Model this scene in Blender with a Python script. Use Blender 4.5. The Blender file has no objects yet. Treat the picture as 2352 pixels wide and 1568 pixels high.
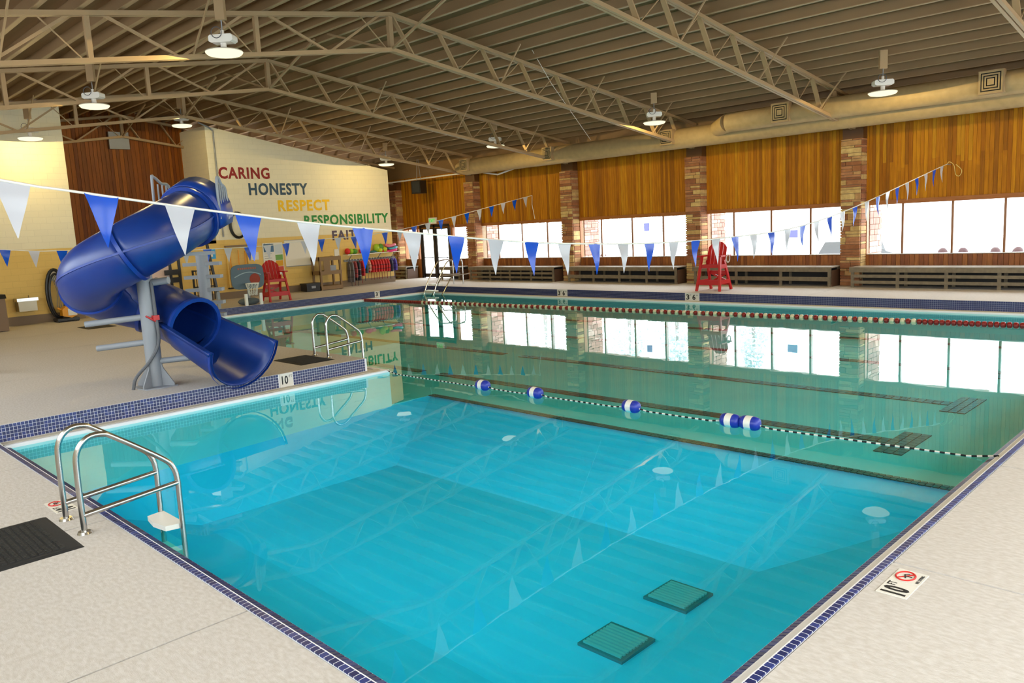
import bpy, math, random
from mathutils import Vector, Matrix
R = math.radians
random.seed(7)
SC = bpy.context.scene
COL = SC.collection

# ------------------------------------------------------------------ camera
cam_d = bpy.data.cameras.new('camera'); cam = bpy.data.objects.new('camera', cam_d); COL.objects.link(cam)
cam_d.sensor_width = 36.0; cam_d.lens = 36.0 * 1813.9 / 2352.0; cam_d.clip_end = 400
YAW, PITCH, ROLL = R(135.41), R(8.308), R(-2.936)
fw = Vector((math.cos(YAW) * math.cos(PITCH), math.sin(YAW) * math.cos(PITCH), -math.sin(PITCH)))
r0 = Vector((math.sin(YAW), -math.cos(YAW), 0)); u0 = r0.cross(fw)
rr = math.cos(ROLL) * r0 + math.sin(ROLL) * u0; uu = -math.sin(ROLL) * r0 + math.cos(ROLL) * u0
M = Matrix((rr, uu, -fw)).transposed().to_4x4(); M.translation = Vector((0, 0, 2.35))
cam.matrix_world = M
SC.camera = cam
# ------------------------------------------------------------------ sky, exposure
SKY = 9.6
w = bpy.data.worlds.new('world'); SC.world = w; w.use_nodes = True
bg = w.node_tree.nodes['Background']; bg.inputs[0].default_value = (0.93, 0.97, 1.0, 1); bg.inputs[1].default_value = SKY
SC.view_settings.view_transform = 'Standard'; SC.view_settings.look = 'None'
SC.view_settings.gamma = 1.0; SC.view_settings.use_curve_mapping = False
SC.view_settings.exposure = 0.0
SC.cycles.transparent_max_bounces = 14
SC.cycles.max_bounces = 6; SC.cycles.diffuse_bounces = 3; SC.cycles.glossy_bounces = 3
SC.cycles.use_adaptive_sampling = True; SC.cycles.adaptive_threshold = 0.07
SC.cycles.caustics_reflective = False; SC.cycles.caustics_refractive = False
SC.cycles.sample_clamp_indirect = 6.0
LAMP = 1.3
LAMP_W = 175.0
LAMP_COL = (1.0, 0.93, 0.62, 1)

# ------------------------------------------------------------------ room numbers (metres, deck z = 0)
XE, YS, YN, XW = 2.4, -1.15, 24.95, -30.9      # inner wall faces
XWL = -29.1                                      # west wall, south block
PE, PS, PN, PW = -1.83, 2.09, 21.29, -26.73      # pool edges
PDX, PDY = -12.55, 8.45                          # slide deck edges
WZ = -0.285                                      # water level
RIDGE = 11.8
PILL = [-33.05, -27.2, -21.35, -15.45, -9.93, -4.2]
def roof_z(y): return 7.68 - 0.14 * abs(y - RIDGE)

# portals: sampling guides in the window openings, they give off nothing
def portal(name, loc, rot, sx, sy):
    l = bpy.data.lights.new(name, 'AREA'); l.shape = 'RECTANGLE'; l.size = sx; l.size_y = sy; l.cycles.is_portal = True
    o = bpy.data.objects.new(name, l); o.location = loc; o.rotation_euler = rot; COL.objects.link(o)
for a, b in zip(PILL[:-1], PILL[1:]):
    portal('window_portal', ((a + b) / 2, YN + 0.3, 1.75), (R(-90), 0, 0), b - a - 0.6, 1.7)
portal('window_portal', (-0.9, YN + 0.3, 1.75), (R(-90), 0, 0), 5.2, 1.7)
portal('window_portal', (XE + 0.3, 12.0, 2.2), (0, R(90), 0), 2.8, 25.0)
portal('window_portal', (-9.8, YS - .3, 3.2), (R(90), 0, 0), 24.2, 2.0)

# ------------------------------------------------------------------ helpers
def lin(*c):
    return tuple(((v / 255) / 12.92 if v / 255 <= 0.04045 else ((v / 255 + 0.055) / 1.055) ** 2.4) for v in c) + (1,)
MATS = {}
def mat(name, col, rough=0.6, metal=0.0, emit=None, es=0.0, vary=None, vscale=4.0, stretch=(1, 1, 1), bump=0.0, bscale=40.0, rnd=None, spec=0.5, coat=0.0):
    """vary: second colour mixed in by noise; rnd: list of colours picked per object."""
    if name in MATS: return MATS[name]
    m = bpy.data.materials.new(name); m.use_nodes = True; nt = m.node_tree; N = nt.nodes; L = nt.links
    b = N['Principled BSDF']
    b.inputs['Base Color'].default_value = col; b.inputs['Roughness'].default_value = rough; b.inputs['Metallic'].default_value = metal
    b.inputs['Specular IOR Level'].default_value = spec
    if coat: b.inputs['Coat Weight'].default_value = coat
    out = None
    if vary or bump:
        tc = N.new('ShaderNodeTexCoord'); mp = N.new('ShaderNodeMapping'); mp.inputs['Scale'].default_value = stretch
        geo = N.new('ShaderNodeNewGeometry')
        L.new(geo.outputs['Position'], mp.inputs['Vector'])
    if rnd:
        oi = N.new('ShaderNodeObjectInfo'); cr = N.new('ShaderNodeValToRGB'); cr.color_ramp.interpolation = 'CONSTANT'
        el = cr.color_ramp.elements
        while len(el) < len(rnd): el.new(0.5)
        for i, c in enumerate(rnd): el[i].position = i / len(rnd); el[i].color = c
        L.new(oi.outputs['Random'], cr.inputs[0]); out = cr.outputs[0]
    if vary:
        ns = N.new('ShaderNodeTexNoise'); ns.inputs['Scale'].default_value = vscale; ns.inputs['Detail'].default_value = 6
        L.new(mp.outputs[0], ns.inputs['Vector'])
        ramp = N.new('ShaderNodeValToRGB'); ramp.color_ramp.elements[0].position = 0.35; ramp.color_ramp.elements[1].position = 0.68
        L.new(ns.outputs['Fac'], ramp.inputs[0])
        mx = N.new('ShaderNodeMix'); mx.data_type = 'RGBA'
        if rnd:
            mx.blend_type = 'MULTIPLY'; mx.inputs[0].default_value = 1.0
            ramp.color_ramp.elements[0].color = vary; ramp.color_ramp.elements[1].color = (1, 1, 1, 1)
            L.new(out, mx.inputs[6]); L.new(ramp.outputs[0], mx.inputs[7])
        else:
            mx.inputs[6].default_value = col; mx.inputs[7].default_value = vary
            L.new(ramp.outputs[0], mx.inputs[0])
        out = mx.outputs[2]
    if out: L.new(out, b.inputs['Base Color'])
    if bump:
        nb = N.new('ShaderNodeTexNoise'); nb.inputs['Scale'].default_value = bscale; nb.inputs['Detail'].default_value = 5
        L.new(mp.outputs[0], nb.inputs['Vector'])
        bp = N.new('ShaderNodeBump'); bp.inputs['Strength'].default_value = bump; bp.inputs['Distance'].default_value = 0.02
        L.new(nb.outputs['Fac'], bp.inputs['Height']); L.new(bp.outputs[0], b.inputs['Normal'])
    if emit:
        b.inputs['Emission Color'].default_value = emit; b.inputs['Emission Strength'].default_value = es
    MATS[name] = m
    return m
def block_mat(name, col, bw=0.4, bh=0.2):
    """painted concrete block: plain paint with the joints as fine relief"""
    m = bpy.data.materials.new(name); m.use_nodes = True; nt = m.node_tree; N = nt.nodes; L = nt.links
    b = N['Principled BSDF']; b.inputs['Roughness'].default_value = 0.55
    geo = N.new('ShaderNodeNewGeometry'); sp = N.new('ShaderNodeSeparateXYZ'); L.new(geo.outputs['Position'], sp.inputs[0])
    ad = N.new('ShaderNodeMath'); ad.operation = 'ADD'; L.new(sp.outputs[0], ad.inputs[0]); L.new(sp.outputs[1], ad.inputs[1])
    cb = N.new('ShaderNodeCombineXYZ'); L.new(ad.outputs[0], cb.inputs[0]); L.new(sp.outputs[2], cb.inputs[1])
    br = N.new('ShaderNodeTexBrick'); br.inputs['Scale'].default_value = 1.0; br.inputs['Mortar Size'].default_value = 0.006
    br.inputs['Brick Width'].default_value = bw; br.inputs['Row Height'].default_value = bh
    br.inputs['Color1'].default_value = col; br.inputs['Color2'].default_value = tuple(v * 0.97 for v in col[:3]) + (1,)
    br.inputs['Mortar'].default_value = tuple(v * 0.9 for v in col[:3]) + (1,)
    L.new(cb.outputs[0], br.inputs['Vector']); L.new(br.outputs['Color'], b.inputs['Base Color'])
    bp = N.new('ShaderNodeBump'); bp.invert = True; bp.inputs['Strength'].default_value = 0.5; bp.inputs['Distance'].default_value = 0.01
    L.new(br.outputs['Fac'], bp.inputs['Height']); L.new(bp.outputs[0], b.inputs['Normal'])
    MATS[name] = m
    return m
def clear_mat(name, tint, refl, rough=0.0, ior=1.333, bump=0.0, bscale=3.0, volume=None, gcol=(1, 1, 1, 1)):
    """sheet that lets light straight through and mirrors by Fresnel (water surface, panes)"""
    m = bpy.data.materials.new(name); m.use_nodes = True; nt = m.node_tree; N = nt.nodes; L = nt.links
    N.remove(N['Principled BSDF']); o = N['Material Output']
    t = N.new('ShaderNodeBsdfTransparent'); t.inputs[0].default_value = tint
    g = N.new('ShaderNodeBsdfGlossy'); g.inputs['Roughness'].default_value = rough; g.inputs[0].default_value = gcol
    mx = N.new('ShaderNodeMixShader'); f = N.new('ShaderNodeFresnel')
    gb = N.new('ShaderNodeNewGeometry'); mi = N.new('ShaderNodeMix'); mi.inputs[2].default_value = ior; mi.inputs[3].default_value = 1.0 / ior   # same mirror strength from both sides
    L.new(gb.outputs['Backfacing'], mi.inputs[0]); L.new(mi.outputs[0], f.inputs[0])
    mu = N.new('ShaderNodeMath'); mu.operation = 'MULTIPLY'; mu.inputs[1].default_value = refl; mu.use_clamp = True
    L.new(f.outputs[0], mu.inputs[0]); L.new(mu.outputs[0], mx.inputs[0])
    L.new(t.outputs[0], mx.inputs[1]); L.new(g.outputs[0], mx.inputs[2]); L.new(mx.outputs[0], o.inputs['Surface'])
    if bump:
        geo = N.new('ShaderNodeNewGeometry'); ns = N.new('ShaderNodeTexNoise'); ns.inputs['Scale'].default_value = bscale; ns.inputs['Detail'].default_value = 2
        L.new(geo.outputs['Position'], ns.inputs['Vector'])
        bp = N.new('ShaderNodeBump'); bp.inputs['Strength'].default_value = bump; bp.inputs['Distance'].default_value = 0.02
        L.new(ns.outputs['Fac'], bp.inputs['Height']); L.new(bp.outputs[0], g.inputs['Normal']); L.new(bp.outputs[0], f.inputs['Normal'])
    if volume:
        va = N.new('ShaderNodeVolumeAbsorption'); va.inputs['Color'].default_value = volume[0]; va.inputs['Density'].default_value = volume[1]
        L.new(va.outputs[0], o.inputs['Volume'])
    MATS[name] = m
    return m

class MB:
    def __init__(s): s.v = []; s.f = []
    def add(s, vs, fs):
        n = len(s.v); s.v += [tuple(v) for v in vs]; s.f += [tuple(i + n for i in f) for f in fs]; return s
    def box(s, x0, x1, y0, y1, z0, z1):
        v = [(x, y, z) for z in (z0, z1) for y in (y0, y1) for x in (x0, x1)]
        return s.add(v, [(0, 2, 3, 1), (4, 5, 7, 6), (0, 1, 5, 4), (2, 6, 7, 3), (0, 4, 6, 2), (1, 3, 7, 5)])
    def bar(s, a, b, wd, ht, up=(0, 0, 1)):
        a, b = Vector(a), Vector(b); d = (b - a).normalized(); up = Vector(up)
        if abs(d.dot(up)) > 0.98: up = Vector((0, 1, 0))
        sd = d.cross(up).normalized() * wd / 2; u = sd.cross(d).normalized() * ht / 2
        v = [p + i * sd + j * u for p in (a, b) for j in (-1, 1) for i in (-1, 1)]
        return s.add(v, [(0, 2, 3, 1), (4, 5, 7, 6), (0, 1, 5, 4), (2, 6, 7, 3), (0, 4, 6, 2), (1, 3, 7, 5)])
    def tube(s, pts, rad, n=8, caps=True, closed=False):
        pts = [Vector(p) for p in pts]; rads = rad if isinstance(rad, (list, tuple)) else [rad] * len(pts)
        rings = []; prev = None
        for i, p in enumerate(pts):
            if closed: d = pts[(i + 1) % len(pts)] - pts[i - 1]
            else: d = pts[min(i + 1, len(pts) - 1)] - pts[max(i - 1, 0)]
            d.normalize()
            ref = Vector((0, 0, 1)) if prev is None else prev
            if prev is None and abs(d.z) > 0.9: ref = Vector((1, 0, 0))
            u = (ref - d * ref.dot(d)).normalized(); w_ = d.cross(u); prev = u
            rings.append([p + rads[i] * (math.cos(2 * math.pi * k / n) * u + math.sin(2 * math.pi * k / n) * w_) for k in range(n)])
        base = len(s.v); s.v += [tuple(v) for r in rings for v in r]
        m = len(pts)
        for i in range(m if closed else m - 1):
            for k in range(n):
                a = base + i * n + k; b = base + i * n + (k + 1) % n; c = base + ((i + 1) % m) * n + (k + 1) % n; d_ = base + ((i + 1) % m) * n + k
                s.f.append((a, b, c, d_))
        if caps and not closed:
            s.f.append(tuple(base + k for k in reversed(range(n)))); s.f.append(tuple(base + (m - 1) * n + k for k in range(n)))
        return s
    def cyl(s, a, b, r, n=12, r2=None): return s.tube([a, b], [r, r if r2 is None else r2], n)
    def lathe(s, prof, n=16, c=(0, 0, 0)):
        base = len(s.v)
        for r, z in prof:
            for k in range(n): s.v.append((c[0] + r * math.cos(2 * math.pi * k / n), c[1] + r * math.sin(2 * math.pi * k / n), c[2] + z))
        for i in range(len(prof) - 1):
            for k in range(n):
                s.f.append((base + i * n + k, base + i * n + (k + 1) % n, base + (i + 1) * n + (k + 1) % n, base + (i + 1) * n + k))
        return s
    def prism(s, poly, ax, a, b):
        """poly of 2D points extruded along axis ax (0,1,2) from a to b"""
        def P(q, t):
            q = list(q); q.insert(ax, t); return tuple(q)
        n = len(poly); vs = [P(q, a) for q in poly] + [P(q, b) for q in poly]
        return s.add(vs, [tuple(range(n - 1, -1, -1)), tuple(range(n, 2 * n))] + [(i, (i + 1) % n, n + (i + 1) % n, n + i) for i in range(n)])
    def blob(s, c, rx, ry, rz, n=8, m=5, jit=0.0):
        base = len(s.v)
        for i in range(1, m):
            t = math.pi * i / m
            for k in range(n):
                j = 1 + random.uniform(-jit, jit)
                s.v.append((c[0] + rx * j * math.sin(t) * math.cos(2 * math.pi * k / n), c[1] + ry * j * math.sin(t) * math.sin(2 * math.pi * k / n), c[2] + rz * j * math.cos(t)))
        top = len(s.v); s.v.append((c[0], c[1], c[2] + rz)); s.v.append((c[0], c[1], c[2] - rz))
        for i in range(m - 2):
            for k in range(n): s.f.append((base + i * n + k, base + (i + 1) * n + k, base + (i + 1) * n + (k + 1) % n, base + i * n + (k + 1) % n))
        for k in range(n):
            s.f.append((top, base + k, base + (k + 1) % n)); s.f.append((top + 1, base + (m - 2) * n + (k + 1) % n, base + (m - 2) * n + k))
        return s
    def mesh(s, name, smooth=False):
        me = bpy.data.meshes.new(name); me.from_pydata(s.v, [], s.f); me.validate(); me.update()
        if smooth:
            for p in me.polygons: p.use_smooth = True
            try: me.set_sharp_from_angle(angle=R(40))
            except Exception: pass
        return me
    def build(s, name, m, parent=None, smooth=False):
        return link(name, s.mesh(name, smooth), m, parent)
def link(name, me, m=None, parent=None, loc=None, rot=None, scale=None):
    if m is not None and not me.materials: me.materials.append(m)
    o = bpy.data.objects.new(name, me); COL.objects.link(o)
    if parent: o.parent = parent
    if loc is not None: o.location = loc
    if rot is not None: o.rotation_euler = rot
    if scale is not None: o.scale = scale
    return o
def tag(o, label=None, cat=None, group=None, kind=None):
    if label: o['label'] = label
    if cat: o['category'] = cat
    if group: o['group'] = group
    if kind: o['kind'] = kind
    return o
def thing(name, label, cat, loc=(0, 0, 0), rz=0, group=None):
    o = bpy.data.objects.new(name, None); o.empty_display_size = 0.2; COL.objects.link(o); o.location = loc; o.rotation_euler = (0, 0, rz)
    return tag(o, label, cat, group)
def struct(name, label=None):
    o = bpy.data.objects.new(name, None); COL.objects.link(o)
    return tag(o, label, None, None, 'structure')
def copy_tree(o, parent=None):
    c = o.copy(); COL.objects.link(c); c.parent = parent
    for ch in o.children: copy_tree(ch, c)
    return c
def catmull(P, n=8):
    P = [Vector(p) for p in P]; out = []
    Q = [2 * P[0] - P[1]] + P + [2 * P[-1] - P[-2]]
    for i in range(1, len(Q) - 2):
        for k in range(n):
            t = k / n; a, b, c, d = Q[i - 1], Q[i], Q[i + 1], Q[i + 2]
            out.append(0.5 * ((2 * b) + (c - a) * t + (2 * a - 5 * b + 4 * c - d) * t * t + (3 * b - a - 3 * c + d) * t ** 3))
    out.append(P[-1]); return out
def text_mesh(body, size, bold=0.0, ext=0.004, align='CENTER'):
    cu = bpy.data.curves.new('lettering', 'FONT'); cu.body = body; cu.size = size; cu.offset = bold; cu.extrude = ext; cu.align_x = align; cu.align_y = 'CENTER'; cu.resolution_u = 3; cu.space_character = 1.12
    o = bpy.data.objects.new('lettering', cu); COL.objects.link(o)
    dg = bpy.context.evaluated_depsgraph_get(); me = bpy.data.meshes.new_from_object(o.evaluated_get(dg))
    bpy.data.objects.remove(o); bpy.data.curves.remove(cu)
    return me
def fit_text(name, body, m, parent, w_, h_, loc, rot, bold=0.0, ext=0.004, label=None):
    me = text_mesh(body, 1.0, bold, ext)
    xs = [v.co.x for v in me.vertices]; ys = [v.co.y for v in me.vertices]
    sx, sy = w_ / (max(xs) - min(xs)), h_ / (max(ys) - min(ys)); cx, cy = (max(xs) + min(xs)) / 2, (max(ys) + min(ys)) / 2
    for v in me.vertices: v.co.x = (v.co.x - cx) * sx; v.co.y = (v.co.y - cy) * sy
    o = link(name, me, m, parent, loc, rot)
    if label: o['label'] = label
    return o
# shared unit piece with a small chamfer (stones, boards, tiles are scaled from it)
def piece_mesh(name, bev=0.06):
    b = 0.5; i = 0.5 - bev; vs = []; 
    mb = MB(); mb.box(-b, b, -b, b, -b, b)
    import bmesh
    me = mb.mesh(name); bm = bmesh.new(); bm.from_mesh(me)
    bmesh.ops.bevel(bm, geom=bm.edges[:], offset=bev, segments=1, affect='EDGES'); bm.to_mesh(me); bm.free()
    return me
def box_mesh(name): return MB().box(-.5, .5, -.5, .5, -.5, .5).mesh(name)

# ------------------------------------------------------------------ materials
M_deck = mat('deck_concrete', lin(190, 181, 174), 0.75, vary=lin(206, 199, 195), vscale=18.0, stretch=(1, 2.2, 1), bump=0.3, bscale=70)
M_joint = mat('joint_sealant', lin(96, 78, 54), 0.8)
M_tile = mat('blue_glazed_tile', lin(38, 52, 110), 0.38, rnd=[lin(26, 36, 90), lin(34, 46, 106), lin(42, 56, 122), lin(30, 40, 98)])
M_tilej = mat('blue_glazed_tile_joined', lin(30, 38, 88), 0.4, vary=lin(38, 48, 104), vscale=30)
M_grout = mat('grout', lin(232, 232, 238), 0.8)
M_lip = mat('white_gutter_lip', lin(244, 244, 248), 0.5)
M_cream = mat('cream_gutter_shelf', lin(214, 204, 186), 0.6)
M_slot = mat('gutter_slot', lin(20, 20, 22), 0.8)
M_plaster = mat('pool_plaster', lin(178, 216, 216), 0.7, vary=lin(168, 208, 210), vscale=1.2)
M_plaster2 = mat('depth_tint_plaster', lin(84, 212, 255), 0.7, vary=lin(76, 206, 250), vscale=1.2)  # water depth tint put into the colour of the deep floor
M_dark_tile = mat('dark_brown_lane_tile', lin(52, 34, 32), 0.4)
M_white = block_mat('white_painted_block', lin(232, 224, 198))
M_creamw = block_mat('cream_painted_block', lin(224, 188, 104))
M_base = mat('brown_baseboard', lin(128, 108, 86), 0.6)
WOODS = [lin(188, 122, 4), lin(176, 112, 2), lin(196, 132, 8), lin(164, 100, 0), lin(182, 118, 2), lin(194, 136, 16), lin(152, 94, 4), lin(184, 118, 2)]
M_wood = mat('golden_varnished_board', lin(160, 90, 14), 0.6, spec=0.25, rnd=WOODS, vary=(0.76, 0.7, 0.6, 1), vscale=3.0, stretch=(8, 8, 0.7), bump=0.15, bscale=30)
M_woodj = mat('golden_varnished_panel', lin(180, 108, 2), 0.6, spec=0.25, vary=lin(150, 86, 0), vscale=3.0, stretch=(10, 10, 0.5))
M_dwood = mat('brown_varnished_board', lin(136, 70, 6), 0.5, spec=0.25, rnd=[lin(138, 74, 6), lin(124, 66, 4), lin(150, 84, 8), lin(116, 58, 4)], vary=(0.75, 0.68, 0.55, 1), vscale=3.0, stretch=(8, 8, 0.7))
M_apron = mat('reddish_board', lin(150, 86, 34), 0.5, rnd=[lin(150, 88, 34), lin(138, 76, 28), lin(160, 98, 40), lin(128, 70, 26)], vary=(0.7, 0.62, 0.58, 1), vscale=4.0, stretch=(6, 6, 1))
M_trimw = mat('window_trim_wood', lin(160, 96, 36), 0.5, vary=lin(140, 80, 26), vscale=5, stretch=(0.6, 6, 6))
M_stone = mat('sandstone', lin(170, 120, 80), 0.85, rnd=[lin(166, 112, 72), lin(150, 96, 60), lin(206, 178, 120), lin(158, 104, 66), lin(196, 164, 106), lin(176, 122, 84), lin(142, 90, 58), lin(186, 146, 98)], vary=(0.75, 0.7, 0.68, 1), vscale=9, bump=0.4, bscale=25)
M_stoneo = mat('glare_pale_sandstone', lin(200, 170, 160), 0.85, rnd=[lin(176, 138, 126), lin(160, 122, 112), lin(200, 176, 166), lin(168, 130, 120), lin(186, 154, 144)], vary=(0.8, 0.76, 0.75, 1), vscale=9)  # paler copy of the pillar stone, outdoor glare put into its colour
M_mortar = mat('mortar', lin(150, 128, 104), 0.9)
M_frame = mat('white_window_frame', lin(225, 222, 222), 0.4)
M_bronze = mat('dark_bronze_frame', lin(50, 40, 34), 0.35, metal=0.4)
M_steel = mat('tan_painted_steel', lin(164, 136, 100), 0.55)
M_purlin = mat('tan_purlin_paint', lin(138, 109, 76), 0.6)
M_roof = mat('tan_roof_deck', lin(138, 108, 74), 0.7, vary=lin(126, 98, 66), vscale=2.0, stretch=(0.3, 3, 1))
M_duct = mat('tan_duct', lin(172, 146, 104), 0.6, vary=lin(160, 136, 96), vscale=6)
M_chrome = mat('stainless_steel', lin(190, 188, 186), 0.22, metal=1.0)
M_whitep = mat('white_plastic', lin(235, 232, 226), 0.4)
M_black = mat('black_rubber', lin(26, 25, 26), 0.75)
M_blackp = mat('black_plastic', lin(24, 25, 30), 0.4)
M_slide = mat('blue_slide_plastic', lin(12, 46, 124), 0.36, vary=lin(22, 56, 132), vscale=2.0)
M_slide2 = mat('blue_slide_flange', lin(16, 56, 146), 0.34)
M_grey = mat('grey_painted_steel', lin(142, 146, 154), 0.5)
M_greyd = mat('grey_hose', lin(96, 98, 104), 0.6)
M_red = mat('red_plastic', lin(186, 22, 26), 0.4)
M_bench = mat('grey_bench_paint', lin(120, 108, 88), 0.6, vary=lin(104, 94, 78), vscale=8)
M_bencht = mat('bench_top_paint', lin(150, 142, 130), 0.3)
M_yellow = mat('yellow_plastic', lin(222, 150, 20), 0.45)
M_paper = mat('white_paper', lin(224, 222, 216), 0.7)
M_ink = mat('black_ink', lin(26, 26, 30), 0.6)
M_redink = mat('red_ink', lin(200, 40, 36), 0.6)
M_signtile = mat('cream_marker_tile', lin(222, 218, 212), 0.35)
M_glass = clear_mat('window_glass', (0.97, 0.99, 0.98, 1), 0.8, 0.0, 1.45)
M_water = clear_mat('water', (0.36, 0.98, 1.0, 1), 1.0, 0.0, 1.333, bump=0.035, bscale=1.6)
M_rope = mat('white_rope', lin(226, 222, 214), 0.8)
M_snow = mat('snow', lin(240, 242, 246), 0.9)
def vinyl(name, col, tr=0.35):
    m = bpy.data.materials.new(name); m.use_nodes = True; nt = m.node_tree; N = nt.nodes; L = nt.links
    b = N['Principled BSDF']; b.inputs['Base Color'].default_value = col; b.inputs['Roughness'].default_value = 0.22
    t = N.new('ShaderNodeBsdfTranslucent'); t.inputs[0].default_value = col
    mx = N.new('ShaderNodeMixShader'); mx.inputs[0].default_value = tr
    L.new(b.outputs[0], mx.inputs[1]); L.new(t.outputs[0], mx.inputs[2]); L.new(mx.outputs[0], N['Material Output'].inputs['Surface'])
    MATS[name] = m; return m
M_notice = vinyl('notice_paper', lin(150, 150, 176), 0.95); M_vblue = vinyl('blue_vinyl', lin(0, 88, 212)); M_vwhite = vinyl('white_vinyl', lin(206, 206, 213))

# ================================================================== SETTING
# ---------- floor: deck slabs with open joints over a joint bed
FLOOR_R = []
def cuts(a, b, pts): 
    p = [a] + [q for q in sorted(pts) if a + .3 < q < b - .3] + [b]; return list(zip(p[:-1], p[1:]))
for x0, x1 in cuts(PDX, XE, [-9.85, -7.25, -4.65, -1.83]): FLOOR_R.append((x0, x1, YS, PS))
for y0, y1 in cuts(PS, PN, [5.27, 7.87, 10.47, 13.07, 15.67, 18.3]): FLOOR_R.append((PE, XE, y0, y1))
for x0, x1 in cuts(-37.0, PDX, [-33, -29, -25, -20.9, -16.7]):
    FLOOR_R.append((x0, x1, YS, PDY))
for y0, y1 in cuts(PDY, PN, [12.7, 17.0]): FLOOR_R.append((-37.0, PW, y0, y1))
for x0, x1 in cuts(-37.0, XE, [-31.6, -26.73, -21.3, -15.5, -9.9, -4.2]): FLOOR_R.append((x0, x1, PN, YN + .3))
fb = MB()
for (a, b, c, d) in [(PDX, XE, YS, PS), (PE, XE, PS, PN), (-37.0, PDX, YS, PDY), (-37.0, PW, PDY, PN), (-37.0, XE, PN, YN + .3)]:
    fb.box(a, b, c, d, -0.22, -0.012)
floor = fb.build('floor', M_joint); tag(floor, 'pale textured concrete pool deck with joints', None, None, 'structure')
for (a, b, c, d) in FLOOR_R:
    g = 0.009
    MB().box(a + g, b - g, c + g, d - g, -0.1, 0.0).build('deck_slab', M_deck, floor)

# ---------- pool basin
bs = struct('floor_pool_basin', 'pale aqua plastered pool basin with lane lines')
S = 0.30
FZ, DZ, RZ_ = -0.92, -1.75, -1.15
x0, x1, y0, y1 = PW + S, PE - S, PDY + S, PN - S
dx0, dy0 = PDX + S, PS + S
YB = 9.75
pb = MB()
# shallow floor (L round the break line)
pb.add([(x0, YB, FZ), (x1, YB, FZ), (x1, y1, FZ), (x0, y1, FZ)], [(0, 1, 2, 3)])
pb.add([(x0, y0, FZ), (dx0, y0, FZ), (dx0, YB, FZ), (x0, YB, FZ)], [(0, 1, 2, 3)])
# hopper
fx0, fx1, fy0, fy1 = -11.2, -4.25, 4.45, 8.0
ring = [(dx0, dy0, RZ_), (x1, dy0, RZ_), (x1, YB, FZ), (dx0, YB, FZ)]
flat = [(fx0, fy0, DZ), (fx1, fy0, DZ), (fx1, fy1, DZ), (fx0, fy1, DZ)]
hop = MB(); hop.add(ring + flat, [(4, 5, 6, 7)] + [(i, (i + 1) % 4, 4 + (i + 1) % 4, 4 + i) for i in range(4)])
# walls (top at the lip)
def wall(p, q, zt, zb0, zb1): pb.add([(p[0], p[1], zb0), (q[0], q[1], zb1), (q[0], q[1], zt), (p[0], p[1], zt)], [(0, 1, 2, 3)])
zt = -0.262
wall((x0, y0), (x0, y1), zt, FZ, FZ); wall((x0, y1), (x1, y1), zt, FZ, FZ); wall((x1, y1), (x1, YB), zt, FZ, FZ)
wall((x1, YB), (x1, dy0), zt, FZ, RZ_); wall((x1, dy0), (dx0, dy0), zt, RZ_, RZ_); zq = RZ_ + (FZ - RZ_) * (y0 - dy0) / (YB - dy0); wall((dx0, dy0), (dx0, y0), zt, RZ_, zq); wall((dx0, y0), (dx0, YB), FZ, zq, FZ)
wall((dx0, y0), (x0, y0), zt, FZ, FZ)
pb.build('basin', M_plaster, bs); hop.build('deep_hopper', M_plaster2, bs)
# lane lines and break line: dark tiles with recessed joints, one joined tile sheet for each line
def tile_sheet(name, rect, z, pitch, parent, m, joint=0.006, th=0.012):
    a, b, c, d = rect; nx = max(1, round((b - a) / pitch)); ny = max(1, round((d - c) / pitch)); px, py = (b - a) / nx, (d - c) / ny
    mb = MB()
    for i in range(nx):
        for j in range(ny):
            X0, X1, Y0, Y1 = a + i * px + joint, a + (i + 1) * px - joint, c + j * py + joint, c + (j + 1) * py - joint
            n = len(mb.v); mb.v += [(X0, Y0, z + th), (X1, Y0, z + th), (X1, Y1, z + th), (X0, Y1, z + th), (X0, Y0, z), (X1, Y0, z), (X1, Y1, z), (X0, Y1, z)]
            mb.f += [(n, n + 1, n + 2, n + 3), (n, n + 4, n + 5, n + 1), (n + 1, n + 5, n + 6, n + 2), (n + 2, n + 6, n + 7, n + 3), (n + 3, n + 7, n + 4, n)]
    return tag(mb.build(name, m, parent), kind='stuff')
for yc in (11.3, 14.02, 17.1, 20.15):
    tile_sheet('lane_line', (-24.6, -14.5, yc - .13, yc + .13), FZ, 0.13, bs, M_dark_tile)
    tile_sheet('lane_line', (-13.9, -4.0, yc - .13, yc + .13), FZ, 0.13, bs, M_dark_tile)
    tile_sheet('lane_cross', (-4.0, -3.62, yc - .6, yc + .6), FZ, 0.127, bs, M_dark_tile)
    tile_sheet('lane_cross', (-24.98, -24.6, yc - .6, yc + .6), FZ, 0.127, bs, M_dark_tile)
tile_sheet('break_line', (dx0, x1, YB - .11, YB + .05), FZ, 0.08, bs, M_dark_tile)
# main drains on the deep floor
for k, (cx, cy) in enumerate(((-4.61, 6.89), (-4.54, 5.70))):
    t = thing('drain_grate', ['slatted drain grate farther out on the deep pool floor', 'drain grate on the deep pool floor nearest the camera'][k], 'drain', (cx, cy, DZ), 0, 'drain grates')
    MB().box(-.27, .27, -.27, .27, 0.0, 0.03).build('grate_frame', mat('grate_grey', lin(70, 120, 130), 0.6), t)
    for i in range(9): MB().box(-.23, .23, -.235 + i * .052, -.205 + i * .052, 0.03, 0.05).build('bar', mat('grate_bar', lin(150, 186, 190), 0.5), t)
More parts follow.
